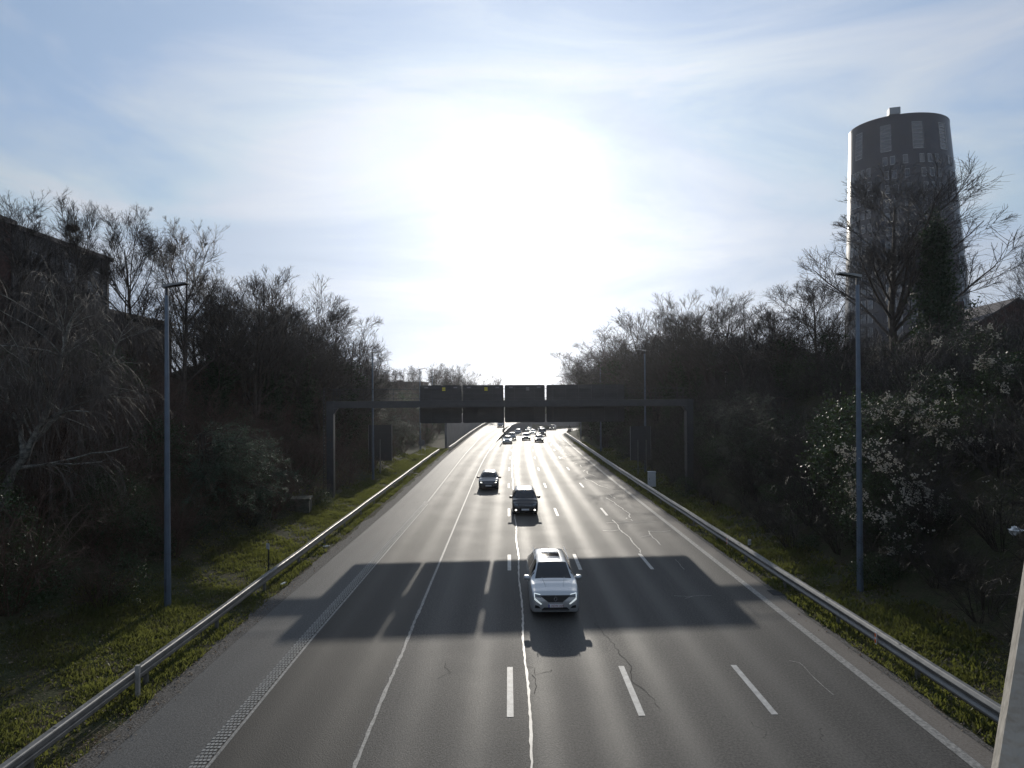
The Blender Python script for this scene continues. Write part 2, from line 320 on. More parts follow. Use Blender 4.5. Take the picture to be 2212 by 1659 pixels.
M['paint'] = mat('road_paint', (.27, .26, .245), .55, col2=(.42, .41, .385), vscale=5, bump=.3, bscale=30)
M['paint_worn'] = mat('worn_paint', (.13, .125, .115), .6, col2=(.30, .285, .26), vscale=11, bump=.4, bscale=30)
M['paint_rib'] = mat('rumble_paint', (.19, .185, .17), .55, col2=(.30, .29, .27), vscale=6)
M['faint'] = mat('faint_paint', (.075, .073, .068), .55, col2=(.12, .115, .105), vscale=14)
M['seal'] = mat('joint_seal', (.34, .32, .29), .5, var=.15, vscale=5)
Y0, Y1 = -12, 330
def road(name, parts, m, dy=2.0, kind='structure'):
    V, F, U, n = [], [], [], 0
    for fl, fr, fz, y0, y1, nu in parts:
        v, f, u = strip('', fl, fr, fz, y0, y1, dy, None, 0, nu); V.append(v); F.append(f + n); U.append(u); n += len(v)
    o = obj(name, npmesh(name, np.vstack(V), [np.vstack(F)], m, uv=np.vstack(U), smooth=True)); props(o, kind=kind); return o
K = lambda k: (lambda y: k)
C = lambda k: (lambda y: cx(y) + k)
up = lambda f, d: (lambda y: f(y) + d)
road('motorway_road', [(C(-3.6), C(10.9), up(zr, 0.0), Y0, Y1, 4)], M['asph'])
road('slip_road', [(lambda y: eL(y) - .1, lambda y: np.minimum(eR(y) + .12, cx(y) - 3.6) if y < 95 else eR(y) + .12, up(ze, .0), Y0, 250, 3)], M['asph_slip'])
road('hard_shoulder', [(lambda y: eL(y) - 2.35, lambda y: eL(y) - .1, up(ze, .0), Y0, 250, 3)], M['shoulder'])
road('gutter_strip', [(C(10.32), C(10.93), up(zr, .004), Y0, 300, 3)], M['gutter'])
gv = random.Random(3)
def ragged(f, amp, ph): return lambda y: f(y) + amp * float(nse(y, y * .3, 1.1, ph)) + amp * .5 * float(nse(y, 0, .37, ph + 2))
road('gravel_strip', [(ragged(lambda y: eL(y) - 2.95, .22, 1), lambda y: eL(y) - 2.3, up(ze, .008), Y0, 180, 3), (C(10.9), ragged(lambda y: cx(y) + 11.12, .16, 4), up(zr, .012), Y0, 200, 3)], M['gravel'], dy=.5)

# pale sealed joint wandering beside the middle lane line + sealed cracks in the right lane
def ribbon(pts, wd, z=.010, wob=.02, seed=0):
    r = random.Random(seed); P = []
    for (a, b), (c_, d) in zip(pts[:-1], pts[1:]):
        n = max(2, int(math.hypot(c_ - a, d - b) / .18))
        P += [(a + (c_ - a) * i / n + r.uniform(-wob, wob), b + (d - b) * i / n + r.uniform(-wob, wob)) for i in range(n)]
    P.append(pts[-1]); V, F = [], []
    for i, p in enumerate(P):
        q = P[min(i + 1, len(P) - 1)]; o_ = P[max(i - 1, 0)]; dx, dy = q[0] - o_[0], q[1] - o_[1]; l = math.hypot(dx, dy) or 1
        h = wd * r.uniform(.35, .75); zz = float(zr(p[1])) + z
        V += [(p[0] - dy / l * h, p[1] + dx / l * h, zz), (p[0] + dy / l * h, p[1] - dx / l * h, zz)]
    F = [(2 * i, 2 * i + 1, 2 * i + 3, 2 * i + 2) for i in range(len(P) - 1)]
    return np.array(V), np.array(F), None
# painted lines
MK = []
def line(fl, fr, fz, y0, y1, dy=1.0): MK.append(strip('', fl, fr, fz, y0, y1, dy, None, .008, 2))
def marks(name, items, m):
    V, F, n = [], [], 0
    for v, f, u in items: V.append(v); F.append(f + n); n += len(v)
    o = obj(name, npmesh(name, np.vstack(V), [np.vstack(F)], m)); props(o, kind='structure'); return o
for off in (0., 3.35, 6.74):
    for k in range(-2, 22):
        a = 14.9 - .05 + 12.6 * k; b = a + 2.75
        MK.append(strip('', C(off - .085), C(off + .085), zr, a, b, 2.75 / 2, None, .008, 2))
marks('lane_markings', MK, M['paint']); MK = []
line(C(10.05), C(10.31), zr, Y0, 300, 1.0)
MK.append(ribbon([(-3.44 + .008 * math.sin(y * 1.1), y) for y in np.arange(-4, 24, .7)], .085, .010, .012, 33))
line(lambda y: min(float(eR(y)) - .045, float(cx(y)) - 3.48) if y < 95 else float(eR(y)) - .1, lambda y: min(float(eR(y)) + .055, float(cx(y)) - 3.38) if y < 95 else float(eR(y)) + .1, ze, 23, 240)
line(C(-3.42), C(-3.25), zr, 92, 300)
line(lambda y: eL(y) + .14, lambda y: eL(y) + .22, ze, Y0, 45); line(lambda y: eL(y) - .02, lambda y: eL(y) + .13, ze, 46, 240)
rr = random.Random(5)
marks('edge_lines', MK, M['paint_worn']); MK = []
# profiled rumble line: rows of small ribs
rv, rf, n = [], [], 0
y = -4.0
while y < 46:
    for j in range(4):
        x0 = float(eL(y)) - .25 + j * .09 + (.0 if int(round(y / .12)) % 2 else .03)
        rv += [(x0, y, .012), (x0 + .068, y, .012), (x0 + .068, y + .082, .012), (x0, y + .082, .012)]; rf.append((n, n + 1, n + 2, n + 3)); n += 4
    y += .12
o = obj('rumble_line', npmesh('rumble_line', rv, [np.array(rf)], M['paint_rib'])); props(o, kind='structure')
jt = [(.50 + .03 * math.sin(y * .9) + float(cx(y)) - .0028 * max(0, y - 10) , y) for y in np.arange(-4, 104, .8)]
SEAL = [[(7.62, 59.06), (7.66, 57.69), (8.03, 56.88), (8.18, 55.36), (8.24, 54.15), (8.44, 53.21), (8.88, 51.95)], [(7.44, 56.55), (8.0, 56.62)],
[(8.34, 48.84), (8.43, 48.27), (8.41, 47.6), (8.53, 46.74)],
[(7.84, 47.19), (7.97, 46.14), (8.14, 45.13), (8.11, 44.33), (8.17, 43.55), (8.27, 42.65), (8.24, 42.08), (8.37, 41.1), (8.41, 40.43), (8.19, 39.8), (8.18, 39.17), (7.92, 39.18), (7.81, 38.89), (8.07, 38.69), (8.11, 38.16)],
[(6.3, 37.65), (7.0, 37.79), (7.72, 37.92), (8.41, 37.74), (9.55, 37.81)], [(5.73, 35.53), (6.14, 35.35), (6.7, 35.64)],
[(6.8, 38.61), (6.9, 37.27), (6.76, 35.69), (6.87, 34.71), (6.97, 33.77), (6.87, 32.61), (6.9, 31.79), (6.93, 30.88), (6.85, 30.38)], [(7.62, 33.75), (8.26, 34.19)],
[(8.42, 35.3), (8.34, 34.66), (8.29, 33.73), (8.32, 32.85), (8.3, 31.96)], [(8.42, 35.3), (8.75, 35.13), (9.17, 35.02), (9.79, 35.36)],
[(8.13, 64.91), (8.55, 65.19), (8.17, 64.0)], [(8.62, 64.28), (8.38, 62.27), (8.98, 59.97)], [(8.59, 70.14), (8.5, 68.41)], [(8.04, 72.93), (8.4, 71.61)],
[(7.08, 79.24), (7.46, 77.38)], [(7.08, 79.24), (7.96, 80.63), (8.77, 82.08)], [(6.94, 86.61), (9.96, 84.89)], [(8.21, 92.91), (8.71, 97.33), (8.99, 97.31)], [(8.52, 92.19), (8.21, 88.31)], [(7.73, 93.66), (9.31, 93.1)], [(8.18, 99.84), (10.06, 98.33)]]
for k in range(16): SEAL.append([(8.0 + rr.uniform(-.5, .9) + .02 * k, 100 + 2.3 * k), (8.0 + rr.uniform(-.5, .9) + .05 * k, 101.5 + 2.3 * k)])
THIN = [[(8.28, 29.06), (8.28, 28.4), (8.22, 27.98), (8.21, 27.37)], [(6.71, 23.76), (7.24, 23.66), (7.73, 23.77), (8.22, 23.72)], [(7.05, 23.44), (7.45, 23.7)], [(8.57, 17.85), (8.79, 17.71), (8.82, 17.44), (8.75, 16.93), (8.73, 16.44), (8.76, 15.77)]]
marks('joint_sealing', [ribbon(jt, .058, .012, .012, 1)] + [ribbon(p, .055, .011, .03, 9 + i) for i, p in enumerate(SEAL)], M['seal'])
marks('crack_sealing', [ribbon(p, .022, .011, .015, 40 + i) for i, p in enumerate(THIN)], M['paint_worn'])
DK = [[(3.0, 21), (3.35, 19.6), (3.5, 18.3), (3.62, 17.6), (3.45, 16.7), (3.8, 15.9), (3.9, 15.2)], [(.55, 17.6), (.72, 17.5), (.78, 17.1), (1.1, 17.25), (1.25, 17.4)], [(.68, 17.1), (.72, 16.4), (.66, 16.0)], [(2.6, 31), (3.4, 31.4), (4.6, 31.2)], [(-2.0, 17.9), (-1.8, 17.3), (-2.1, 16.9)], [(3.45, 31), (3.55, 26.5)]]
M['crack'] = mat('crack_dark', (.012, .011, .010), .9)  # near-black colour of the thin open cracks
marks('road_crack', [ribbon(p, .013, .009, .05, 70 + i) for i, p in enumerate(DK)], M['crack'])

# ------------------------------------------------------------------ vectorised plants
def unit(v): return v / np.maximum(np.linalg.norm(v, axis=-1, keepdims=True), 1e-9)
def tubes(P, Rr, k=3):
    """P (N,n,3) centre lines, Rr (N,n) radii -> verts, quads"""
    N_, n, _ = P.shape
    T = np.empty_like(P); T[:, 1:-1] = P[:, 2:] - P[:, :-2]; T[:, 0] = P[:, 1] - P[:, 0]; T[:, -1] = P[:, -1] - P[:, -2]; T = unit(T)
    ref = np.where(np.abs(T[:, :1, 2:3]) < .8, np.array([[[0, 0, 1.]]]), np.array([[[1., 0, 0]]])); ref = np.repeat(ref, n, 1)
    U = unit(np.cross(T, ref)); W_ = np.cross(T, U)
    a = np.arange(k) * 2 * np.pi / k
    V = P[:, :, None] + Rr[:, :, None, None] * (np.cos(a)[None, None, :, None] * U[:, :, None] + np.sin(a)[None, None, :, None] * W_[:, :, None])
    base = (np.arange(N_)[:, None, None] * n + np.arange(n - 1)[None, :, None]) * k + np.arange(k)[None, None]
    nxt = (np.arange(N_)[:, None, None] * n + np.arange(n - 1)[None, :, None]) * k + ((np.arange(k) + 1) % k)[None, None]
    F = np.stack([base, nxt, nxt + k, base + k], -1).reshape(-1, 4)
    return V.reshape(-1, 3), F
def cat(parts):
    V, F, n = [], [], 0
    for v, f in parts:
        if len(v) == 0: continue
        V.append(v); F.append(f + n); n += len(v)
    return np.vstack(V), np.vstack(F)
def sprout(P, Rr, Lp, m, t0, t1, ang, ratio, n, rng, up=0., grav=0., wob=.12, rr=.5, jit=.3, rmin=.006):
    """children of every centre line in P"""
    N_, np_, _ = P.shape
    t = rng.uniform(t0, t1, (N_, m)); t.sort(axis=1)
    x = t * (np_ - 1); i = np.minimum(x.astype(int), np_ - 2); f = (x - i)[..., None]
    ar = np.arange(N_)[:, None]
    A = P[ar, i] * (1 - f) + P[ar, i + 1] * f; D = unit(P[ar, i + 1] - P[ar, i]); r0 = (Rr[ar, i] * (1 - f[..., 0]) + Rr[ar, i + 1] * f[..., 0])
    q = unit(np.cross(D, rng.normal(size=D.shape)))
    an = np.radians(ang + rng.normal(0, 9, t.shape))[..., None]
    d = unit(D * np.cos(an) + q * np.sin(an) + np.array([0, 0, up]))
    Ln = (Lp[:, None] * ratio * (1.15 - .6 * t) * rng.uniform(1 - jit, 1 + jit, t.shape))
    A = A.reshape(-1, 3); d = d.reshape(-1, 3); Ln = Ln.ravel(); r = np.maximum(r0.ravel() * rr, rmin)
    out = np.empty((len(A), n, 3)); out[:, 0] = A; st = (Ln / (n - 1))[:, None]; dd = d
    for k in range(1, n):
        dd = unit(dd + rng.normal(0, wob, dd.shape) + np.array([0, 0, up * .35 - grav]))
        out[:, k] = out[:, k - 1] + dd * st
    RR = r[:, None] * np.linspace(1, .35, n)[None]
    return out, np.maximum(RR, rmin * .7), Ln
def leaves(P, size, rng, spread=.15, per=1, flat=0.):
    """leaf quads scattered round points"""
    P = np.repeat(P, per, 0) + rng.normal(0, spread, (len(P) * per, 3)); n = len(P)
    a = unit(rng.normal(size=(n, 3))); 
    if flat: a = unit(a * np.array([1, 1, 1 - flat]))
    b = unit(np.cross(a, rng.normal(size=(n, 3)) + np.array([0, 0, flat * 4])))
    s = size * rng.uniform(.6, 1.3, (n, 1))
    V = np.stack([P - a * s, P + b * s * .55, P + a * s, P - b * s * .55], 1).reshape(-1, 3)
    return V, np.arange(n * 4).reshape(-1, 4)
def stem_line(h, n, rng, lean=.06, start=(0, 0, 0), d0=(0, 0, 1)):
    P = np.zeros((1, n, 3)); P[0, 0] = start; d = np.array(d0, float)
    for k in range(1, n):
        d = d + rng.normal(0, lean, 3); d[2] = max(d[2], .6); d /= np.linalg.norm(d); P[0, k] = P[0, k - 1] + d * h / (n - 1)
    return P
def proto_tree(kind, seed):
    """a 10 m tree; returns dict of part -> (V, F, material)"""
    rng = np.random.default_rng(seed); parts = {}
    if kind == 0:      # broad open crown
        P = stem_line(8.2, 8, rng, .05); Rr = np.linspace(.17, .03, 8)[None]; L0 = np.array([8.2])
        l1 = sprout(P, Rr, L0, 20, .20, .97, 44, .52, 7, rng, up=.22, wob=.08, rr=.5)
        l2 = sprout(*l1, 9, .2, 1., 36, .48, 6, rng, up=.12, wob=.07, rr=.5, rmin=.010)
        l3 = sprout(*l2, 8, .1, .95, 38, .66, 6, rng, up=.14, wob=.08, rr=.5, rmin=.0095)
        l4 = sprout(*l3, 4, .2, 1., 38, .55, 4, rng, up=.04, wob=.09, rr=.6, rmin=.0064)
    elif kind in (1, 2):   # upright, several stems
        ps, rs = [], []
        for i in range(3):
            a = rng.uniform(0, 6.28); ps.append(stem_line(8.6, 8, rng, .05, (.15 * math.cos(a), .15 * math.sin(a), 0), (.16 * math.cos(a), .16 * math.sin(a), 1))); rs.append(np.linspace(.11, .02, 8))
        P = np.vstack(ps); Rr = np.array(rs); L0 = np.full(3, 8.6)
        l1 = sprout(P, Rr, L0, 14, .20, .97, 42, .44, 6, rng, up=.22, wob=.10, rr=.5)
        l2 = sprout(*l1, 7, .2, 1., 34, .50, 5, rng, up=.18, wob=.07, rr=.5, rmin=.011)
        l3 = sprout(*l2, 5, .1, .95, 36, .72, 5, rng, up=.18, wob=.07, rr=.5, rmin=.0092)
        l4 = sprout(*l3, 3, .2, 1., 34, .6, 3, rng, up=.06, wob=.07, rr=.6, rmin=.0064)
    else:               # bushy, dense twigs from low down
        ps, rs = [], []
        for i in range(4):
            a = rng.uniform(0, 6.28); ps.append(stem_line(7.6, 7, rng, .07, (.3 * math.cos(a), .3 * math.sin(a), 0), (.3 * math.cos(a), .3 * math.sin(a), 1))); rs.append(np.linspace(.09, .02, 7))
        P = np.vstack(ps); Rr = np.array(rs); L0 = np.full(4, 7.6)
        l1 = sprout(P, Rr, L0, 14, .10, .97, 46, .40, 6, rng, up=.2, wob=.12, rr=.5)
        l2 = sprout(*l1, 7, .15, 1., 40, .52, 5, rng, up=.12, wob=.08, rr=.5, rmin=.011)
        l3 = sprout(*l2, 5, .1, .95, 40, .70, 5, rng, up=.06, wob=.09, rr=.5, rmin=.0092)
        l4 = sprout(*l3, 3, .2, 1., 36, .6, 3, rng, up=.0, wob=.09, rr=.6, rmin=.0064)
    parts['trunk'] = (*cat([tubes(P, Rr, 7), tubes(l1[0], l1[1], 5)]), M['bark'])
    parts['crown'] = (*cat([tubes(l2[0], l2[1], 3), tubes(l3[0], l3[1], 3), tubes(l4[0], l4[1], 3)]), M['twig'])
    if kind == 2 or kind == 3:
        m = P[:, :5 if kind == 2 else 4].reshape(-1, 3); t = rng.uniform(0, 1, (len(m), 150, 1)); nx = np.roll(m, -1, 0); ok = (nx[:, 2] > m[:, 2])
        q = (m[:, None] * (1 - t) + nx[:, None] * t)[ok].reshape(-1, 3)
        sel = q[:, 2] < 6.5
        j = l1[0][rng.integers(0, len(l1[0]), 900), rng.integers(0, 3, 900)]; j = j[j[:, 2] < 6]
        parts['ivy'] = (*cat([leaves(q[sel], .085, rng, .20, 4), leaves(j, .085, rng, .2, 3)]), M['ivy'])
    return parts
def norm_tree(parts):
    v = parts['crown'][0]; h = np.percentile(v[:, 2], 99.7); c = np.array([np.median(v[:, 0]), np.median(v[:, 1]), 0]); out = {}
    for k, (V, F, m) in parts.items():
        V = V - c[None] * np.clip(V[:, 2:3] / h, 0, 1); out[k] = (V * (10. / h), F, m)      # crown centred over its foot
    return out
def mesh_of(parts, name): return {k: npmesh(name + '_' + k, v, [f], m) for k, (v, f, m) in parts.items()}
PROTO = {}
for k, seeds in {0: (11, 12, 13), 1: (21, 22), 2: (31, 32), 3: (41, 42)}.items():
    PROTO[k] = [mesh_of(norm_tree(proto_tree(k, s)), 'tree_%d' % s) for s in seeds]
ordi = ['first', 'second', 'third', 'fourth', 'fifth', 'sixth', 'seventh', 'eighth', 'ninth', 'tenth', 'eleventh', 'twelfth', 'thirteenth', 'fourteenth', 'fifteenth', 'sixteenth']
def tree(x, y, ztop, kind, label, group, i, sx=1., lean=0.):
    z = gz(x, y) - .1; h = max(ztop - z, 4.0) * 1.0
    t = empty('bare_tree', (x, y, z), (i * 2.4) % 6.28); s = h / 9.9
    t.scale = (s * sx, s * sx, s); t.rotation_euler = (lean, 0, (i * 2.4) % 6.28)
    props(t, label, 'tree', group)
    for k, me in PROTO[kind][i % len(PROTO[kind])].items(): obj(k, me, t)
    return t
def setscale(t, h): pass
GL, GR, GF = 'bare trees on the left embankment', 'bare trees on the right embankment', 'small bare trees behind the far building'
left = [(-27.0, 32.0, 19.1, 0, 'bare tree at the left edge of the photo, rising over the brick building', 1.),
 (-26.2, 35.0, 20.1, 0, 'bare tree with a bird nest near its top, in front of the dark brick building', .8),
 (-24.2, 38.0, 20.6, 0, 'tall bare tree standing alone just right of the brick building', .85),
 (-22.6, 40.5, 20.4, 0, 'bare tree spreading over the left street lamp, right of the brick building', .9)]
for a in left: tree(*a[:4], a[4], GL, len(a[4]), a[5])
rowL = [(-21.6, 43.0, 17.0, 2), (-20.3, 46.0, 18.3, 1), (-19.9, 49.0, 17.6, 2), (-19.2, 53.0, 17.8, 2), (-18.7, 58.0, 18.1, 1), (-18.5, 62.0, 15.9, 3), (-18.2, 67.0, 14.4, 3), (-18.4, 72.0, 13.0, 3), (-19.5, 80.0, 11.4, 3)]
for i, a in enumerate(rowL): tree(*a, '%s tree from the left in the front row between left lamp and gantry' % ordi[i], GL, i + 3, 1.35 if a[3] != 3 else 1.35)
for i, a in enumerate([(-27.4, 52.0, 17.3, 1), (-28.4, 60.0, 18.0, 1), (-25.5, 66.0, 17.6, 1), (-25.4, 75.0, 17.0, 1), (-24, 57, 16.5, 2), (-23.5, 48, 15.5, 3), (-22.5, 63, 15.5, 3), (-22, 70, 14.5, 3), (-23.5, 84, 13.5, 3), (-20.5, 93, 11.0, 3), (-17.8, 62, 13.5, 3)]):
    tree(*a, '%s tree from the left in the half-hidden row left of the gantry' % ordi[i], GL, i + 7, 1.3)
rowR = [(19.5, 128.0, 16.0, 3), (16.9, 112.0, 16.2, 3), (17.0, 100.0, 17.0, 3), (17.7, 92.0, 17.2, 3), (18.2, 84.0, 18.0, 3), (19.7, 78.0, 20.4, 1), (20.2, 72.0, 18.4, 2), (21.3, 68.0, 19.0, 2), (23.3, 66.0, 20.0, 1), (23.8, 62.0, 17.3, 2), (23.7, 58.0, 17.0, 1), (24.4, 54.0, 16.8, 0), (24.0, 50.0, 15.2, 3)]
for i, a in enumerate(rowR): tree(*a, '%s tree from the left in the row of bare trees right of the sign gantry' % ordi[i], GR, i + 1, 1.4)
for i, a in enumerate([(27.1, 140.0, 17.5, 3), (26.6, 130.0, 18.3, 3), (25.3, 105.0, 18.8, 2), (28.6, 85.0, 17.4, 2), (27, 72, 16, 1), (22.5, 118.0, 17, 3), (22.5, 96, 17, 3), (23, 88, 17, 3), (24.5, 78, 16.5, 3), (26, 67, 15, 3), (18.4, 106, 16.3, 3), (19, 134, 15.5, 3), (27.5, 56, 14, 3)]):
    tree(*a, '%s tree from the left in the half-hidden row right of the gantry' % ordi[i], GR, i + 5, 1.4)
tree(24.6, 46.0, 17.8, 0, 'gnarled bare tree with ivy at its foot just left of the right street lamp', GR, 4, 1.35, .12)
tree(24.3, 43.5, 15.0, 3, 'low twiggy tree behind the pole of the right street lamp', GR, 2, 1.0)
tree(29.4, 44.0, 25.9, 0, 'large spreading bare tree in front of the dark oval tower', GR, 9, 1.3)
tree(35.2, 38.0, 18.6, 1, 'bare tree cut by the right edge of the photo beside the gabled house', GR, 6, 1.0)
for i, a in enumerate([(-31.8, 150.0, 15.4, 1), (-29.5, 150.0, 16.0, 1), (-26.5, 150.0, 16.0, 1), (-24.9, 155.0, 16.9, 1), (-20.0, 160.0, 17.1, 1), (-18.1, 160.0, 17.4, 3), (-16.0, 165.0, 18.0, 3), (-14.1, 165.0, 16.6, 3), (-12.5, 170.0, 15.0, 3), (-5.8, 225.0, 16.6, 1)]):
    tree(*a, 'small distant bare tree above the gantry handrail, %s from the left' % ordi[i], GF, i, .9)

# ivy-clad column beside the big tree
def leafy_column(x, y, z0, z1, rad):
    t = empty('ivy_clad_tree', (x, y, z0)); props(t, 'dark ivy-smothered column of a tree in front of the right side of the tower', 'tree')
    rng = np.random.default_rng(5); h = z1 - z0; P = stem_line(h, 9, rng, .04); Rr = np.linspace(.25, .05, 9)[None]
    l1 = sprout(P, Rr, np.array([h]), 90, .10, .98, 68, .30, 5, rng, up=.2, wob=.15, rr=.3); l1[0][..., :2] = P[:, 0:1, :2] + (l1[0][..., :2] - P[:, 0:1, :2]) * np.clip(1.15 - l1[0][..., 2:3] / h, .12, 1); l1[0][..., :2] *= rad
    obj('trunk', npmesh('trunk', *[q if i == 0 else [q] for i, q in enumerate(cat([tubes(P, Rr, 7), tubes(l1[0], l1[1], 4)]))], M['bark']), t)
    q = l1[0].reshape(-1, 3); tt = rng.uniform(0, 1, (3000, 1)); i = rng.integers(0, 8, 3000); s = P[0, i] * (1 - tt) + P[0, i + 1] * tt
    v, f = cat([leaves(q, .10, rng, .25, 36), leaves(s, .10, rng, .35, 5)]); obj('crown', npmesh('crown', v, [f], M['ivy']), t)
leafy_column(30.4, 41.0, gz(30.4, 41) - .2, 19.6, 1.0)

# nest
nrng = np.random.default_rng(2); nt_ = empty('bird_nest', (-25.9, 34.9, 18.45)); nt_.scale = (.8, .8, .9); props(nt_, 'dark round bird nest of sticks high in a bare tree on the left', 'nest')
a = nrng.uniform(0, 6.28, 260); ph = nrng.uniform(-1, .25, 260); c0 = np.stack([np.cos(a) * np.sqrt(1 - ph ** 2) * .3, np.sin(a) * np.sqrt(1 - ph ** 2) * .3, ph * .24], 1); dd = unit(nrng.normal(size=(260, 3))) * .17
v, f = tubes(np.stack([c0 - dd, c0, c0 + dd], 1), np.full((260, 3), .013), 3); obj('sticks', npmesh('sticks', v, [f], M['nest']), nt_)
a, b_ = np.meshgrid(np.linspace(0, 2 * np.pi, 13)[:-1], np.linspace(-1.5, .35, 6)); v = np.stack([np.cos(a) * np.cos(b_) * .27, np.sin(a) * np.cos(b_) * .27, np.sin(b_) * .2], 2).reshape(-1, 3)
i = (np.arange(5)[:, None] * 12 + np.arange(12)[None]).ravel(); j = (np.arange(5)[:, None] * 12 + (np.arange(12)[None] + 1) % 12).ravel()
obj('lining', npmesh('lining', v, [np.stack([i, j, j + 12, i + 12], 1)], M['nest']), nt_)

# weeping birch on the left embankment
def birch():
    rng = np.random.default_rng(77); ox, oy = -19.3, 22.0; z0 = gz(ox, oy) - .2
    t = empty('weeping_birch', (ox, oy, z0)); props(t, 'weeping birch with pale bark and long hanging twigs, left of the left lamp', 'tree')
    def poly(pts, n, r0, r1):
        pts = np.array(pts, float); s = np.linspace(0, len(pts) - 1, n); i = np.minimum(s.astype(int), len(pts) - 2); f = (s - i)[:, None]
        return (pts[i] * (1 - f) + pts[i + 1] * f)[None] + rng.normal(0, .03, (1, n, 3)), np.linspace(r0, r1, n)[None]
    main, mr = poly([(0, 0, 0), (.4, 0, 1.2), (1.0, 0, 2.2), (1.6, .1, 3.4), (2.2, .2, 5.0), (2.45, .2, 6.4), (2.6, .2, 7.3), (3.2, .2, 8.2)], 14, .17, .03)
    s2, r2 = poly([(1.1, 0, 2.4), (.9, .1, 3.4), (.3, .2, 4.6), (-.6, .3, 5.8), (-1.6, .3, 7.0)], 14, .09, .02)
    s3, r3 = poly([(-.6, .1, .0), (-.7, .2, 1.4), (-.4, .2, 2.6), (-.9, .3, 4.0), (-1.8, .4, 5.4)], 14, .09, .02)
    s4, r4 = poly([(1.5, .1, 3.0), (2.4, .1, 4.0), (3.2, .2, 4.9), (4.2, .3, 6.2), (4.6, .3, 7.0)], 14, .08, .02)
    P = np.vstack([main, s2, s3, s4]); Rr = np.vstack([mr, r2, r3, r4]); L0 = np.array([8.5, 5.5, 5.8, 5.])
    l1 = sprout(P, Rr, L0, 34, .2, 1., 58, .38, 7, rng, up=.35, grav=.16, wob=.12, rr=.4, rmin=.012)
    l2 = sprout(*l1, 8, .2, 1., 45, .55, 6, rng, up=.1, grav=.22, wob=.14, rr=.5, rmin=.008)
    l3 = sprout(*l2, 5, .1, 1., 38, 1.25, 8, rng, up=-.3, grav=.30, wob=.13, rr=.5, rmin=.005, jit=.5)
    l4 = sprout(*l3, 2, .1, .8, 30, .5, 5, rng, up=-.2, grav=.35, wob=.08, rr=.7, rmin=.0045)
    v, f = cat([tubes(P, Rr, 8), tubes(l1[0], l1[1], 4)]); obj('trunk', npmesh('birch_trunk', v, [f], M['birch'], smooth=True), t)
    v, f = cat([tubes(l2[0], l2[1], 3), tubes(l3[0], l3[1], 3), tubes(l4[0], l4[1], 3)]); obj('crown', npmesh('birch_crown', v, [f], M['twig_grey']), t)
birch()

# shrub prototypes (merged into the embankment thickets)
def twig_shrub(seed, h=3.0, n=22, dense=5):
    rng = np.random.default_rng(seed); a = rng.uniform(0, 6.28, n); sp = rng.uniform(.1, .75, n)
    P = np.zeros((n, 6, 3)); P[:, 0, 0] = np.cos(a) * .3; P[:, 0, 1] = np.sin(a) * .3
    d = unit(np.stack([np.cos(a) * sp, np.sin(a) * sp, np.ones(n)], 1)); L0 = h * rng.uniform(.7, 1.15, n)
    for k in range(1, 6): d = unit(d + rng.normal(0, .10, d.shape) + np.array([0, 0, -.06])); P[:, k] = P[:, k - 1] + d * (L0 / 5)[:, None]
    Rr = np.repeat(np.linspace(.022, .008, 6)[None], n, 0)
    l1 = sprout(P, Rr, L0, dense + 2, .15, 1, 42, .42, 5, rng, up=.05, grav=.04, wob=.15, rr=.6, rmin=.006)
    l2 = sprout(*l1, dense, .15, 1, 40, .5, 4, rng, up=.0, grav=.05, wob=.2, rr=.7, rmin=.005)
    return cat([tubes(P, Rr, 3), tubes(l1[0], l1[1], 3), tubes(l2[0], l2[1], 3)]), l2[0].reshape(-1, 3)
SH = [twig_shrub(s, h) for s, h in ((1, 3.2), (2, 2.6), (3, 3.6), (4, 2.2))]
def leafy(seed, h=2.2, r=1.3, n=3800, size=.045):
    rng = np.random.default_rng(seed); u = unit(rng.normal(size=(n, 3))); rad = rng.uniform(.35, 1, (n, 1)) ** .5
    lump = 1 + .28 * nse(u[:, 0] * 6, u[:, 1] * 6 + u[:, 2] * 4, 1., seed)[:, None]
    P = u * rad * lump * np.array([r, r, h * .55]); P[:, 2] += h * .5; P = P[P[:, 2] > 0]
    return leaves(P, size, rng, .05, 1)
LF = [leafy(s, h, r) for s, h, r in ((5, 2.4, 1.4), (6, 1.7, 1.2), (7, 3.2, 1.5))]
def scatter(protos, spots):
    V, F, n = [], [], 0
    for (k, x, y, z, s, a) in spots:
        v, f = protos[k]; c, q = math.cos(a) * s, math.sin(a) * s
        V.append(np.stack([v[:, 0] * c - v[:, 1] * q + x, v[:, 0] * q + v[:, 1] * c + y, v[:, 2] * s + z], 1)); F.append(f + n); n += len(v)
    return np.vstack(V), np.vstack(F)
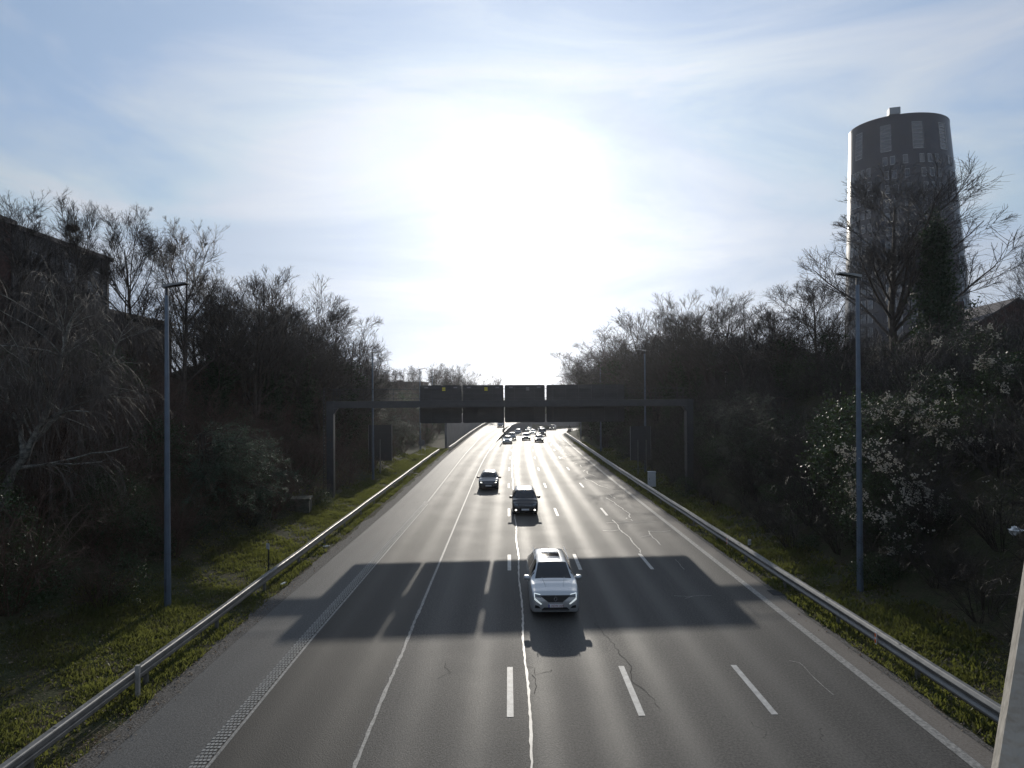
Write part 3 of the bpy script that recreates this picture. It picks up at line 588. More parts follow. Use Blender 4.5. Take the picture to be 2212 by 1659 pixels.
def thicket(side, seed):
    r = random.Random(seed); tw, lf = [], []
    if side < 0: bands = [(-15.2, .75), (-16.6, .95), (-18.4, 1.05), (-20.8, 1.15), (-23.5, 1.2), (-27, 1.1)]
    else: bands = [(15.3, .7), (16.6, .95), (18.2, 1.05), (20.6, 1.2), (23.4, 1.2), (27., 1.1)]
    y = 11.0
    while y < 150:
        st = 2.0 + max(0, y - 30) * .022
        for j, (bx, s) in enumerate(bands):
            x = bx + r.uniform(-.9, .9) + (float(cx(y)) if side > 0 else float(eL(y)) + 6.87) ; yy = y + r.uniform(-st / 2, st / 2)
            if side < 0 and yy < 20 and j == 0: continue
            tw.append((r.randrange(4), x, yy, gz(x, yy) - .15, s * r.uniform(.7, 1.2), r.uniform(0, 6.28)))
            if r.random() < (.38 if y < 80 else .7): lf.append((r.randrange(3), x + r.uniform(-1, 1), yy + r.uniform(-1, 1), gz(x, yy) - .3, s * r.uniform(.6, 1.15), r.uniform(0, 6.28)))
        if side > 0 and 22 < y < 60:
            for bx in (30.5, 34., 38., 43.):
                x = bx + r.uniform(-1.5, 1.5); tw.append((r.randrange(4), x, y, gz(x, y) - .1, r.uniform(1.0, 1.6), r.uniform(0, 6))); lf.append((r.randrange(3), x + 1, y + 1, gz(x, y) - .2, r.uniform(.8, 1.3), r.uniform(0, 6)))
        y += st
    nm = 'left' if side < 0 else 'right'
    v1, f1 = scatter([s[0] for s in SH], tw); v2, f2 = scatter(LF, lf)
    me = npmesh('thicket_' + nm, np.vstack([v1, v2]), [f1, f2 + len(v1)], [M['twig_red'] if side < 0 else M['twig'], M['leaf']], mi=[0, 1])
    o = obj('undergrowth', me); props(o, 'tangled brown brushwood and ivy covering the %s embankment' % nm, 'undergrowth', kind='stuff')
thicket(-1, 1); thicket(1, 2)
# mixed scrub that closes the view beyond the bend
r = random.Random(8); sp, lf = [], []
for k in range(150):
    y = r.uniform(135, 320); off = r.uniform(5, 30); x = float(cx(y)) - off
    if x < float(eR(y)) + 3 and y < 250: continue
    z = gz(x, y); sp.append((r.randrange(4), x, y, z, r.uniform(1.6, 2.7), r.uniform(0, 6))); lf.append((r.randrange(3), x + 1, y, z, r.uniform(1.4, 2.4), r.uniform(0, 6)))
v1, f1 = scatter([s[0] for s in SH], sp); v2, f2 = scatter(LF, lf)
o = obj('scrub', npmesh('scrub', np.vstack([v1, v2]), [f1, f2 + len(v1)], [M['twig'], M['leaf']], mi=[0, 1])); props(o, 'distant scrub beyond the bend of the motorway', 'undergrowth', kind='stuff')

# spreading evergreen shrub with layered sprays, left embankment
def spray_shrub(name, x, y, z, label, seed, sc=1., dirx=1.0, m='needle', n=26, zs=(1.0, 3.6)):
    rng = np.random.default_rng(seed); t = empty(name, (x, y, gz(x, y) - .1)); props(t, label, 'shrub')
    P = np.zeros((n, 8, 3)); P[:, 0, 2] = rng.uniform(zs[0], zs[1], n) * sc; P[:, 0, 0] = rng.uniform(-1.2, .4, n); P[:, 0, 1] = rng.uniform(-1.3, 1.3, n)
    a = rng.uniform(-1.3, 1.0, n); d = unit(np.stack([np.cos(a) * dirx, np.sin(a), np.full(n, .38)], 1)); L0 = sc * rng.uniform(1.6, 3.4, n)
    for k in range(1, 8): d = unit(d + rng.normal(0, .06, d.shape) + np.array([0, 0, -.13])); P[:, k] = P[:, k - 1] + d * (L0 / 7)[:, None]
    Rr = np.repeat(np.linspace(.03, .008, 8)[None], n, 0)
    st = np.zeros((5, 4, 3)); st[:, :, 2] = np.linspace(0, 3.4 * sc, 4); st[:, :, 0] = np.linspace(0, -.4, 4) + rng.uniform(-.5, .5, (5, 1)); st[:, :, 1] = rng.uniform(-.9, .9, (5, 1))
    l1 = sprout(P, Rr, L0, 11, .2, 1, 42, .34, 5, rng, up=.0, grav=.10, wob=.08, rr=.5); l1[0][..., 2] = l1[0][..., 2] * 1.0
    l2 = sprout(*l1, 4, .2, 1, 35, .5, 4, rng, grav=.14, wob=.1, rr=.5)
    v, f = cat([tubes(P, Rr, 4), tubes(st, np.full((5, 4), .05), 5), tubes(l1[0], l1[1], 3)]); obj('stem', npmesh('stem', v, [f], M['bark']), t)
    v, f = cat([leaves(l2[0].reshape(-1, 3), .034, rng, .04, 5, flat=.7), leaves(l1[0].reshape(-1, 3), .034, rng, .045, 5, flat=.7)]); obj('foliage', npmesh('foliage', v, [f], M[m]), t)
spray_shrub('evergreen_shrub', -15.9, 31.5, 0, 'spreading evergreen shrub with drooping layered sprays right of the left lamp', 3, 1.35, 1, 'needle', 44, (1.2, 3.4))
spray_shrub('arching_shrub', -14.9, 72.0, 0, 'arching shrub with sunlit tips above the road sign near the left gantry leg', 4, 1.25, 1, 'pale_leaf', 30, (2.0, 3.6))
spray_shrub('arching_shrub', 18.6, 40.0, 0, 'arching shrub with glinting horizontal sprays just right of the gantry leg', 6, 1.3, -1, 'pale_leaf', 40, (.2, 3.6))
def pale_shrub(x, y, s, label, seed, m='pale_leaf', n=4200, h=1.3, r=1.1, size=.030):
    t = empty('leafy_shrub', (x, y, gz(x, y) - .15)); t.scale = (s, s, s); props(t, label, 'shrub', 'leafy shrubs along the verges')
    v, f = leafy(seed, h, r, n, size); obj('foliage', npmesh('foliage', v, [f], M[m]), t)
    (v, f), _ = twig_shrub(seed, h * .9, 8, 2); obj('stem', npmesh('stem', v, [f], M['twig']), t)
pale_shrub(-15.5, 30.5, 1.0, 'pale-leaved low shrub at the grass edge below the evergreen shrub', 21)
pale_shrub(-14.9, 33.6, 1.05, 'pale-leaved shrub between the low shrub and the mossy concrete block', 22)
pale_shrub(-15.3, 36.6, .9, 'small pale shrub just left of the mossy concrete block', 23)
pale_shrub(16.9, 29.0, 1.5, 'tall ivy-leaved shrub left of the right street lamp', 24, 'leaf', 5200, 2.8, 1.3, .05)
pale_shrub(18.6, 31.5, 1.7, 'dark leafy shrub high behind the right street lamp', 25, 'leaf', 4200, 2.6, 1.3, .05)

# old man's beard: fluffy seed heads on the right embankment
def clematis():
    nmul = 1.7; rng = np.random.default_rng(9); t = empty('clematis_thicket', (16.6, 24.0, gz(16.6, 24) - .1)); o0 = np.array([16.6, 24.0, gz(16.6, 24) - .1])
    props(t, 'climbing clematis covered in fluffy white seed heads behind the right lamp', 'climber')
    bands = [([(13.95, 24.0, 5.9), (14.16, 24.0, 5.34), (14.34, 24.0, 4.19), (14.5, 23.8, 3.4)], 190), ([(14.2, 24.2, 5.6), (14.93, 24.0, 5.9), (15.69, 24.0, 5.14), (16.46, 24.0, 4.56), (17.22, 24.0, 3.79), (17.98, 24.0, 3.21), (18.36, 24.0, 2.83)], 560),
        ([(15.2, 25., 7.3), (15.97, 25.0, 7.6), (16.77, 25.0, 7.7), (17.17, 25.0, 7.4)], 110), ([(17.2, 25, 7.7), (17.97, 25.0, 7.19), (18.76, 25.0, 6.59), (19.56, 25.0, 5.99), (20.36, 25.0, 5.58)], 300),
        ([(20.4, 25.0, 9.4), (20.8, 25.0, 9.57), (21.19, 25.0, 9.17), (20.99, 25.0, 8.57)], 100), ([(15.0, 23.6, 3.4), (15.2, 23.0, 2.7), (15.37, 23.0, 1.6)], 90), ([(15.9, 23.5, 4.2), (16.2, 23.4, 2.9), (16.3, 23.2, 1.6)], 110), ([(18.4, 24.5, 3.0), (19.2, 24.4, 2.2), (19.8, 24, 1.9)], 60), ([(19.2, 25.4, 10.2), (20.2, 25.2, 10.8), (21.4, 25.2, 10.6)], 45), ([(17.5, 25.3, 8.4), (18.4, 25.3, 9.0), (19.2, 25.2, 8.7)], 30)]
    Pp, vines = [], []
    for pts, n in bands:
        n = int(n * .16)
        pts = np.array(pts); s = rng.uniform(0, len(pts) - 1, n); i = np.minimum(s.astype(int), len(pts) - 2); f = (s - i)[:, None]
        cc = pts[i] * (1 - f) + pts[i + 1] * f + rng.normal(0, 1, (n, 3)) * np.array([.24, .4, .24]); nn = rng.integers(3, 15, n); cc = np.repeat(cc, nn, 0); Pp.append(cc + rng.normal(0, .075, cc.shape))
        q = np.linspace(0, len(pts) - 1, 7); i = np.minimum(q.astype(int), len(pts) - 2); f = (q - i)[:, None]
        for _ in range(7): vines.append(pts[i] * (1 - f) + pts[i + 1] * f + rng.normal(0, .14, (7, 3)) * np.array([1, 2, 1]))
    Pp.append(np.stack([rng.uniform(15, 20.5, 70), rng.uniform(23, 25.5, 70), rng.uniform(1.5, 9, 70)], 1)); Pp = np.vstack(Pp) - o0; vines = np.array(vines) - o0
    k = np.repeat(Pp, 2, 0) + rng.normal(0, .03, (len(Pp) * 2, 3))
    ico = unit(np.array([(0, .53, .85), (0, -.53, .85), (.53, .85, 0), (-.53, .85, 0), (.85, 0, .53), (-.85, 0, .53), (0, .53, -.85), (0, -.53, -.85), (.53, -.85, 0), (-.53, -.85, 0), (.85, 0, -.53), (-.85, 0, -.53)], float))
    fc = []
    for a in range(12):
        for b in range(a + 1, 12):
            for c in range(b + 1, 12):
                if all(np.linalg.norm(ico[p] - ico[q]) < 1.15 for p, q in ((a, b), (b, c), (a, c))): fc.append((a, b, c))
    fc = np.array(fc); rad = rng.uniform(.018, .036, (len(k), 1, 1)); V_ = (k[:, None] + ico[None] * rad * rng.uniform(.6, 1.35, (len(k), 12, 1))).reshape(-1, 3)
    F_ = (np.arange(len(k))[:, None, None] * 12 + fc[None]).reshape(-1, 3)
    obj('seed_heads', npmesh('seed_heads', V_, [F_], M['seed']), t)['kind'] = 'stuff'
    l1 = sprout(vines, np.full(vines.shape[:2], .014), np.full(len(vines), 3.), 10, .0, 1, 60, .3, 5, rng, grav=.2, wob=.2, rr=.5, rmin=.005)
    ex = np.stack([np.linspace(0, 1, 5)[None, :, None] * (vines[:, 3] - np.array([0, 0, 0]))[:, None] for _ in range(1)])[0]
    v, f = cat([tubes(vines, np.full(vines.shape[:2], .012), 3), tubes(l1[0], l1[1], 3)]); obj('vine', npmesh('vine', v, [f], M['twig']), t)
    v, f = leaves(l1[0].reshape(-1, 3), .035, rng, .12, 3); obj('foliage', npmesh('foliage', v, [f], M['ivy']), t)
clematis()

# grass and weeds on the verges
def blades(n, xf, y0, y1, seed, h=(.04, .17), pw=1.8, wd=.009):
    rng = np.random.default_rng(seed); y = y0 + (y1 - y0) * rng.uniform(0, 1, n) ** pw; a, b = xf(y); x = a + (b - a) * rng.uniform(0, 1, n)
    cl = nse(x, y, .45, seed) + nse(x, y, 1.7, seed + 1); keep = cl + .5 * nse(x, y, 5.0, seed + 5) > rng.uniform(-1.0, .8, n); x, y, cl = x[keep], y[keep], cl[keep]; n = len(x)
    xs = np.linspace(x.min(), x.max(), 40); ys = np.linspace(y.min(), y.max(), 90); G = np.array([[gz(p, q) for p in xs] for q in ys])
    u = (x - xs[0]) / (xs[1] - xs[0]); v = (y - ys[0]) / (ys[1] - ys[0]); i = np.clip(u.astype(int), 0, 38); j = np.clip(v.astype(int), 0, 88); u -= i; v -= j
    z = G[j, i] * (1 - u) * (1 - v) + G[j, i + 1] * u * (1 - v) + G[j + 1, i] * (1 - u) * v + G[j + 1, i + 1] * u * v - .01
    hh = rng.uniform(*h, n) * (1 + .5 * np.clip(cl, -1, 1)); an = rng.uniform(0, 6.28, n); ln = rng.uniform(.1, .8, n) * hh; la = rng.uniform(0, 6.28, n); ws = wd * (1 + y / 40)
    dx, dy = np.cos(an) * ws, np.sin(an) * ws; tx, ty = np.cos(la) * ln, np.sin(la) * ln
    V = np.stack([np.stack([x - dx, y - dy, z], 1), np.stack([x + dx, y + dy, z], 1), np.stack([x + dx * .7 + tx * .4, y + dy * .7 + ty * .4, z + hh * .6], 1), np.stack([x + tx, y + ty, z + hh], 1)], 1).reshape(-1, 3)
    b = np.arange(n)[:, None] * 4
    return V, b + np.array([0, 1, 2, 3])[None]
gl = blades(260000, lambda y: (np.interp(y, [9, 14, 20, 30, 45, 100], [-16.5, -15.8, -15.0, -14.6, -13.6, -13.2]), np.full_like(y, -9.72)), 9, 95, 1)
gr = blades(160000, lambda y: (np.full_like(y, 11.15) + cx(y), np.interp(y, [9, 20, 40, 110], [14.6, 14.6, 13.8, 13.4]) + cx(y)), 9, 110, 2)
o = obj('grass', npmesh('grass', np.vstack([gl[0], gr[0]]), [gl[1], gr[1] + len(gl[0])], M['grass'])); props(o, 'green grass on the verges along both guard rails', 'grass', kind='stuff')
wl = blades(36000, lambda y: (np.full_like(y, -15.6), np.full_like(y, -9.7)), 9, 80, 5, (.03, .13), 1.6, .035)
wr = blades(40000, lambda y: (np.full_like(y, 11.1) + cx(y), np.full_like(y, 15) + cx(y)), 9, 90, 6, (.04, .20), 1.6, .035)
o = obj('weeds', npmesh('weeds', np.vstack([wl[0], wr[0]]), [wl[1], wr[1] + len(wl[0])], M['weed'])); props(o, 'brownish weeds and fallen leaves mixed into the verge grass', 'weeds', kind='stuff')
rng = np.random.default_rng(4)
P1 = np.stack([rng.normal(-9.75, .28, 2600), 10 + 60 * rng.uniform(0, 1, 2600) ** 1.6, np.full(2600, .035)], 1); P2 = np.stack([rng.normal(11.25, .22, 1600), 10 + 60 * rng.uniform(0, 1, 1600) ** 1.6, np.full(1600, .035)], 1)
P3 = np.vstack([np.stack([rng.uniform(-15.5, -9.9, 4200), 9 + 46 * rng.uniform(0, 1, 4200) ** 1.3, np.zeros(4200)], 1), np.stack([rng.uniform(11.3, 14.6, 2200), 9 + 46 * rng.uniform(0, 1, 2200) ** 1.3, np.zeros(2200)], 1)]); P3[:, 2] = [gz(a, b) + .08 for a, b, _ in P3]
v, f = leaves(np.vstack([P1, P2, P3]), .035, rng, .01, 1, flat=.6); o = obj('leaf_litter', npmesh('leaf_litter', v, [f], M['dead'])); props(o, 'dead leaves and small stones along the edges of the asphalt', 'leaf litter', kind='stuff')

# ------------------------------------------------------------------ guard rails
def guard_rail(name, label, fx, fz, y0, y1, face, posts=True, cap=True):
    t = empty('guard_rail', (float(fx(y0)), y0, float(fz(y0)))); props(t, label, 'guard rail'); o0 = np.array([float(fx(y0)), y0, float(fz(y0))])
    # W-beam: face = +1 faces +x
    pr = [(-.10, .75), (.015, .75), (.03, .735), (.085, .66), (.085, .62), (.03, .565), (.0, .545), (.0, .52), (.03, .50), (.085, .44), (.085, .40), (.03, .33), (.015, .32), (.005, .33), (.06, .41), (.06, .43), (-.02, .51), (-.02, .55), (.06, .63), (.06, .65), (.0, .725), (-.10, .73)]
    if face > 0: pr = [(-.11, .75), (.02, .75), (.045, .735), (.055, .71), (.055, .62), (.045, .60), (.045, .57), (.055, .55), (.055, .47), (.045, .445), (.02, .43), (-.01, .43), (-.01, .72), (-.11, .735)]
    ys = np.arange(y0, y1 + .01, 1.0); n = len(pr); V = []
    for y in ys:
        k = .012 * math.sin(y * .7); V += [(float(fx(y)) + face * a + k, y, float(fz(y)) + b) for a, b in pr]
    V = np.array(V) - o0; i = (np.arange(len(ys) - 1)[:, None] * n + np.arange(n)[None]).ravel(); j = (np.arange(len(ys) - 1)[:, None] * n + (np.arange(n)[None] + 1) % n).ravel()
    obj('beam', npmesh('beam', V, [np.stack([i, j, j + n, i + n], 1), [list(range(n)), list(range(len(V) - n, len(V)))]], M['galv']), t)
    mj = MB(); k = y0 + 1.2
    while k < (90 if y0 < 60 else y0 + 8): mj.box(float(fx(k)) - .06 * 1 - o0[0], float(fx(k)) + .02 - o0[0], k - o0[1], k + .03 - o0[1], float(fz(k)) + .751 - o0[2], float(fz(k)) + .757 - o0[2]); k += 4.0
    mj.build('splice_bolt', M['dark_steel'], t)['kind'] = 'stuff'
    pm = MB().box(-.05, .05, -.05, .05, -.4, .72).mesh('post', M['galv'])
    k = y0 + .6; c = 0
    while k < y1 and c < 98:
        p = obj('post', pm, t); p.location = (float(fx(k)) - face * .07 - o0[0], k - o0[1], float(fz(k)) - o0[2]); k += 4.0 if y0 < 60 else 2.5; c += 1
    return t
guard_rail('l', 'galvanised guard rail along the left verge from the foreground to past the gantry', lambda y: -10.22, ze, 4, 86, 1)
guard_rail('l2', 'distant guard rail on the left in front of the grey retaining wall', lambda y: eL(y) - 2.75, ze, 90, 190, 1)
guard_rail('r', 'galvanised guard rail along the right verge curving away at the bend', lambda y: cx(y) + 11.55, zr, 4, 190, -1)
guard_rail('m', 'short guard rail at the tip between slip road and motorway', lambda y: eR(y) + .75, ze, 122, 170, 1)
def reflector(x, y, label, f=1):
    t = empty('rail_reflector', (x, y, 0)); props(t, label, 'reflector', 'reflectors on the guard rails')
    MB().box(-.012, .012, -.035, .035, .34, .72).build('plate', M['white'], t); MB().box(-.02, .02, -.03, .03, .56, .68).box(-.02, .02, -.03, .03, .38, .5).build('lens', M['orange'], t)
reflector(11.44, 18.2, 'orange reflector on the right guard rail nearest the camera'); reflector(11.44, 30.6, 'orange reflector on the right guard rail beside the shadow edge')
# delineator post strapped to the left rail
t = empty('delineator_post', (-10.08, 15.9, 0)); props(t, 'short concrete post standing in front of the near left guard rail', 'post')
MB().box(-.05, .05, -.035, .035, 0, .92).build('shaft', M['concrete'], t); MB().box(-.055, .055, -.045, .045, .72, .93).build('cap', M['concrete'], t)

# ------------------------------------------------------------------ street lamps
def make_lamp(H):
    t = empty('street_lamp'); props(t, 'x', 'street lamp')
    MB().cyl((0, 0, -.2), (0, 0, H - .35), .125, .068, 8).build('pole', M['lamp_paint'], t)
    MB().cyl((0, 0, H - .35), (0, 0, H - .02), .055, .055, 10).build('spigot', M['dark_steel'], t)
    # flat wedge head, side = +x
    m = MB(); m.add([(-.12, -.10, H - .06), (.80, -.17, H + .10), (.80, .17, H + .10), (-.12, .10, H - .06), (-.14, -.09, H + .06), (.80, -.16, H + .145), (.80, .16, H + .145), (-.14, .09, H + .06), (.22, -.17, H - .0), (.22, .17, H - .0), (.22, -.15, H + .10), (.22, .15, H + .10)],
        [(0, 3, 9, 8), (8, 9, 2, 1), (4, 10, 11, 7), (10, 5, 6, 11), (0, 8, 10, 4), (8, 1, 5, 10), (3, 7, 11, 9), (9, 11, 6, 2), (0, 4, 7, 3), (1, 2, 6, 5)]); hd = m.build('lamp_head', M['galv'], t)
    m = MB(); m.add([(.28, -.13, H + .002), (.76, -.14, H + .085), (.76, .14, H + .085), (.28, .13, H + .002), (.28, -.13, H + .012), (.76, -.14, H + .095), (.76, .14, H + .095), (.28, .13, H + .012)], [(0, 3, 2, 1), (4, 5, 6, 7), (0, 1, 5, 4), (1, 2, 6, 5), (2, 3, 7, 6), (3, 0, 4, 7)]); m.build('lens', M['glassd'], hd)
    MB().box(-.006, .006, -.15, -.137, .6, 1.1).build('door', M['dark_steel'], t)
    return t
def copy_tree(o, parent=None):
    c = o.copy(); COL.objects.link(c); c.parent = parent
    for ch in [q for q in bpy.data.objects if q.parent == o]: copy_tree(ch, c)
    return c
GLP = 'street lamps along the motorway'
lampL, lampR = make_lamp(12.2), make_lamp(12.65)
for i, (x, y, lb) in enumerate([(-13.0, 22.3, 'nearest left street lamp with a dark tapered pole standing in the verge grass'), (-13.0, 56.0, 'second street lamp on the left, seen just behind the left end of the gantry'), (-13.3, 88, 'third street lamp on the left, seen above the gantry handrail'), (-15.6, 120, 'tiny far street lamp left of the sign panels, above the distant roofs')]):
    o = lampL if i == 0 else copy_tree(lampL); o.location = (x, y, gz(x, y)); props(o, lb, 'street lamp', GLP)
for i, (x, y, lb) in enumerate([(14.1, 23.4, 'nearest right street lamp with blue-grey pole in front of the clematis'), (14.2, 60.5, 'second street lamp on the right, rising behind the grey cabinet and the gantry'), (13.6, 86.0, 'third street lamp on the right, faint against the trees above the large sign panel'), (15.0, 121, 'far right street lamp whose head shows against the sky beside the trees')]):
    o = lampR if i == 0 else copy_tree(lampR); o.location = (x, y, gz(x, y)); o.rotation_euler = (0, 0, math.pi); props(o, lb, 'street lamp', GLP)

# ------------------------------------------------------------------ sign gantry
GA = math.atan2(1.9, 28.4); g0 = (0.4, 46.4)
def gan():
    t = empty('sign_gantry', (g0[0], g0[1], 0), GA); props(t, 'dark steel gantry spanning the motorway with a railed walkway', 'gantry')
    xl, xr = -14.25, 14.3
    for s, x in ((1, xl), (-1, xr)):
        MB().box(x - .27, x + .27, -.28, .28, .25, 7.95).build('leg', M['leg_paint'], t)
        m = MB(); m.prism([(x + s * .272, 6.95), (x + s * .6, 7.39), (x + s * .272, 7.39)], -.25, .25).build('knee_plate', M['leg_paint'], t)
        MB().box(x - .45, x + .45, -.5, .5, -.3, .25).build('footing', M['concrete'], t)
    MB().box(xl + .272, xr - .272, -.27, .27, 7.40, 7.93).build('beam', M['leg_paint'], t)
    MB().box(xl, xr, .30, 1.0, 7.70, 7.78).build('walkway', M['dark_steel'], t)
    m = MB()
    for z in (8.12, 8.5, 8.86): m.cyl((xl - .3, 1.0, z), (xr, 1.0, z), .022 if z > 8.8 else .015, k=6)
    m.build('handrail', M['dark_steel'], t)
    pm = MB().cyl((0, 0, 7.78), (0, 0, 8.86), .022, k=6).mesh('post', M['dark_steel'])
    for x in list(np.arange(xl, -7, 2.35)) + [xl + .5, xl + .25] + list(np.arange(xr - .1, 8.8, -2.3)) + [xr - .6]:
        p = obj('post', pm, t); p.location = (float(x), 1.0, 0)
    m = MB()
    for q in (-.2, .2): m.cyl((xl - .5, q, .6), (xl - .5, q, 9.0), .025, k=6)
    for z in np.arange(.9, 8.9, .3): m.cyl((xl - .5, -.2, z), (xl - .5, .2, z), .016, k=6)
    m.build('ladder', M['dark_steel'], t)
gan()
def panel(x0, x1, label, tag=True, seams=1):
    t = empty('gantry_sign', (g0[0], g0[1], 0), GA); props(t, label, 'road sign', 'sign panels hung on the gantry, seen from behind')
    z0, z1, r = 6.15, 9.14, .12
    pts = []
    for cx_, cz, a0 in ((x1 - r, z1 - r, 0), (x0 + r, z1 - r, 90), (x0 + r, z0 + r, 180), (x1 - r, z0 + r, 270)):
        pts += [(cx_ + r * math.cos(R(a0 + k * 30)), cz + r * math.sin(R(a0 + k * 30))) for k in range(4)]
    MB().prism(pts[::-1], 1.12, 1.20).build('plate', M['panel_back'], t)
    m = MB(); P2 = [(x * 1.0, z) for x, z in pts]; c = ((x0 + x1) / 2, (z0 + z1) / 2)
    n = len(pts); V = [(x, y, z) for y in (1.10, 1.22) for x, z in pts] + [(c[0] + (x - c[0]) * (1 + .035 / (x1 - c[0])), y, c[1] + (z - c[1]) * (1 + .035 / (z1 - c[1]))) for y in (1.10, 1.22) for x, z in pts]
    F = []
    for i in range(n):
        j = (i + 1) % n; F += [(2 * n + i, 2 * n + j, 3 * n + j, 3 * n + i), (i, 2 * n + i, 2 * n + j, j)[::-1], (n + i, 3 * n + i, 3 * n + j, n + j)]
    m.add(V, F); m.build('rim', M['dark_steel'], t)
    m = MB(); W_ = x1 - x0
    for k in range(seams * 2): q = x0 + W_ * (k + .5) / (seams * 2); m.box(q - .04, q + .04, 1.04, 1.115, z0 + .05, z1 - .05)
    for z in (6.45, 7.1, 8.3, 8.85): m.box(x0 + .1, x1 - .1, 1.06, 1.112, z - .03, z + .03)
    m.build('bracket', M['panel_back'], t)
    m = MB()
    for q in (x0 + .45, x1 - .45): m.cyl((q, 1.16, z1), (q, 1.16, z1 + .09), .02, k=6)
    m.build('lifting_eye', M['dark_steel'], t)
    if tag:
        MB().box(x0 + .32, x0 + .62, 1.045, 1.058, 8.93, 9.03).box(x1 - .62, x1 - .32, 1.045, 1.058, 8.93, 9.03).build('label_plate', M['greyl'], t)
        o = MB().box(c[0] + .1, c[0] + .36, 1.045, 1.058, 8.72, 8.98).build('sticker', M['yellow'] if tag == 1 else M['greyl'], t)
k = 46.9 / 1260
def X_(px): return (px - 1098) * k - g0[0]
panel(X_(909.5), X_(997.5), 'dark back of the leftmost sign panel on the gantry, with a yellow label', 1)
panel(X_(1001.5), X_(1088.5), 'dark back of the second sign panel from the left on the gantry', 1)
panel(X_(1093), X_(1179.5), 'dark back of the third sign panel from the left, above the middle of the road', 2)
panel(X_(1185), X_(1357), 'widest dark sign panel at the right end of the gantry panels', 0, 3)

# ------------------------------------------------------------------ roadside signs, cabinet, block, litter
def big_sign(x, y, w_, z0, z1, label):
    t = empty('road_sign', (x, y, gz(x, y))); props(t, label, 'road sign')
    MB().box(-w_ / 2, w_ / 2, .05, .09, z0, z1).build('panel', M['panel_back'], t)
    m = MB()
    for z in np.arange(z0 + .1, z1, .28): m.box(-w_ / 2 + .03, w_ / 2 - .03, .03, .048, z - .02, z + .02)
    m.build('stiffener', M['leg_paint'], t); MB().box(-w_ / 2 - .012, -w_ / 2, .04, .10, z0, z1).build('edge_trim', M['panel_rim'], t); MB().box(w_ / 2, w_ / 2 + .012, .04, .10, z0, z1).build('edge_trim', M['panel_rim'], t)
    for q in ((-.0,) if w_ > 2.2 else (-.3, .55)): p = MB().cyl((q, -.03, -.3), (q, -.03, z0 + (z1 - z0) * .6), .055, k=10).build('post', M['galv'], t)
big_sign(-13.3, 60.5, 2.4, 1.3, 5.0, 'tall dark back of a road sign beside the second left lamp, below the gantry')
big_sign(13.6, 60.0, 2.1, 1.5, 5.0, 'dark back of a road sign behind the grey cabinet on the right')
t = empty('round_sign', (-11.9, 80, gz(-11.9, 80))); props(t, 'round road sign seen from behind past the left guard rail', 'road sign')
MB().cyl((0, .03, 1.9), (0, .06, 1.9), .45, k=28).build('disc', M['greyl'], t); MB().cyl((0, 0, -.3), (0, 0, 2.2), .035, k=8).build('post', M['galv'], t)
t = empty('marker_post', (-11.45, 80, gz(-11.4, 80))); props(t, 'slim marker post just right of the round road sign', 'post')
MB().cyl((0, 0, -.2), (0, 0, 1.05), .03, k=8).build('shaft', M['galv'], t); MB().box(-.06, .06, -.04, .04, .9, 1.2).build('reflector', M['white'], t)
t = empty('triangular_sign', (14.4, 137.5, float(zr(137.5)))); props(t, 'dark triangular sign with a plate below it at the far bend on the right', 'road sign')
MB().prism([(-.5, 1.9), (.5, 1.9), (0, 2.8)], 0, .04).build('triangle', M['panel_back'], t); MB().box(-.45, .45, 0, .04, 1.15, 1.82).build('plate', M['panel_back'], t); MB().cyl((0, .08, -.3), (0, .08, 2.3), .04, k=8).build('post', M['dark_steel'], t)
t = empty('gore_pole', (-.95, 121, float(ze(121)))); props(t, 'dark pole rising behind the gap of the sign panels beside the far cars', 'pole')
MB().cyl((0, 0, -.3), (0, 0, 7.2), .13, .10, 10).build('shaft', M['dark_steel'], t); MB().box(-.2, .2, -.2, .2, -.1, .25).build('footing', M['concrete'], t)
def km(x, y, h, txt, rz, label):
    z = gz(x, y); t = empty('kilometre_marker', (x, y, z), rz); props(t, label, 'marker sign')
    MB().box(-.03, .03, 0, .04, -.3, h).build('post', M['dark_steel'], t); pl = MB().box(-.13, .13, -.02, -.004, h - .26, h).build('plate', M['cab'], t)
    text(txt, .15, M['black'], t, (0, -.024, h - .19))
km(-11.2, 27.2, 1.3, '11', R(-38), 'small grey number plate on a post behind the left guard rail'); km(11.95, 29.0, .95, '420', R(35), 'small grey number plate low in the grass behind the right guard rail')
t = empty('roadside_cabinet', (12.75, 52, gz(12.75, 52)), R(-8)); props(t, 'light grey electrical cabinet behind the right guard rail', 'cabinet')
MB().box(-.33, .33, -.25, .25, -.1, 1.34).build('housing', M['cab'], t); MB().box(-.36, .36, -.28, .28, 1.34, 1.40).build('lid', M['cab'], t); d = MB().box(-.29, .29, -.262, -.252, .1, 1.28).build('door', M['cab'], t); MB().box(-.24, -.21, -.28, -.262, .7, .85).build('handle', M['black'], d)
t = empty('concrete_block', (-14.2, 39.4, gz(-14.2, 39.4) - .1), R(10)); props(t, 'mossy concrete block under the shrubs at the left verge', 'concrete block')
MB().box(-.8, .8, -.6, .6, 0, .85).build('base', M['moss'], t); MB().box(-.86, .86, -.66, .66, .85, .97).build('cover_slab', M['moss'], t)
def bottle(x, y, rz, label):
    t = empty('litter_bottle', (x, y, .05), rz); props(t, label, 'litter', 'litter beside the left shoulder'); MB().cyl((-.13, 0, .03), (.08, 0, .04), .04, .042, 10).cyl((.08, 0, .04), (.16, 0, .045), .04, .015, 10).build('bottle', M['white'], t); MB().cyl((.16, 0, .045), (.19, 0, .046), .018, k=8).build('cap', M['cab'], t)
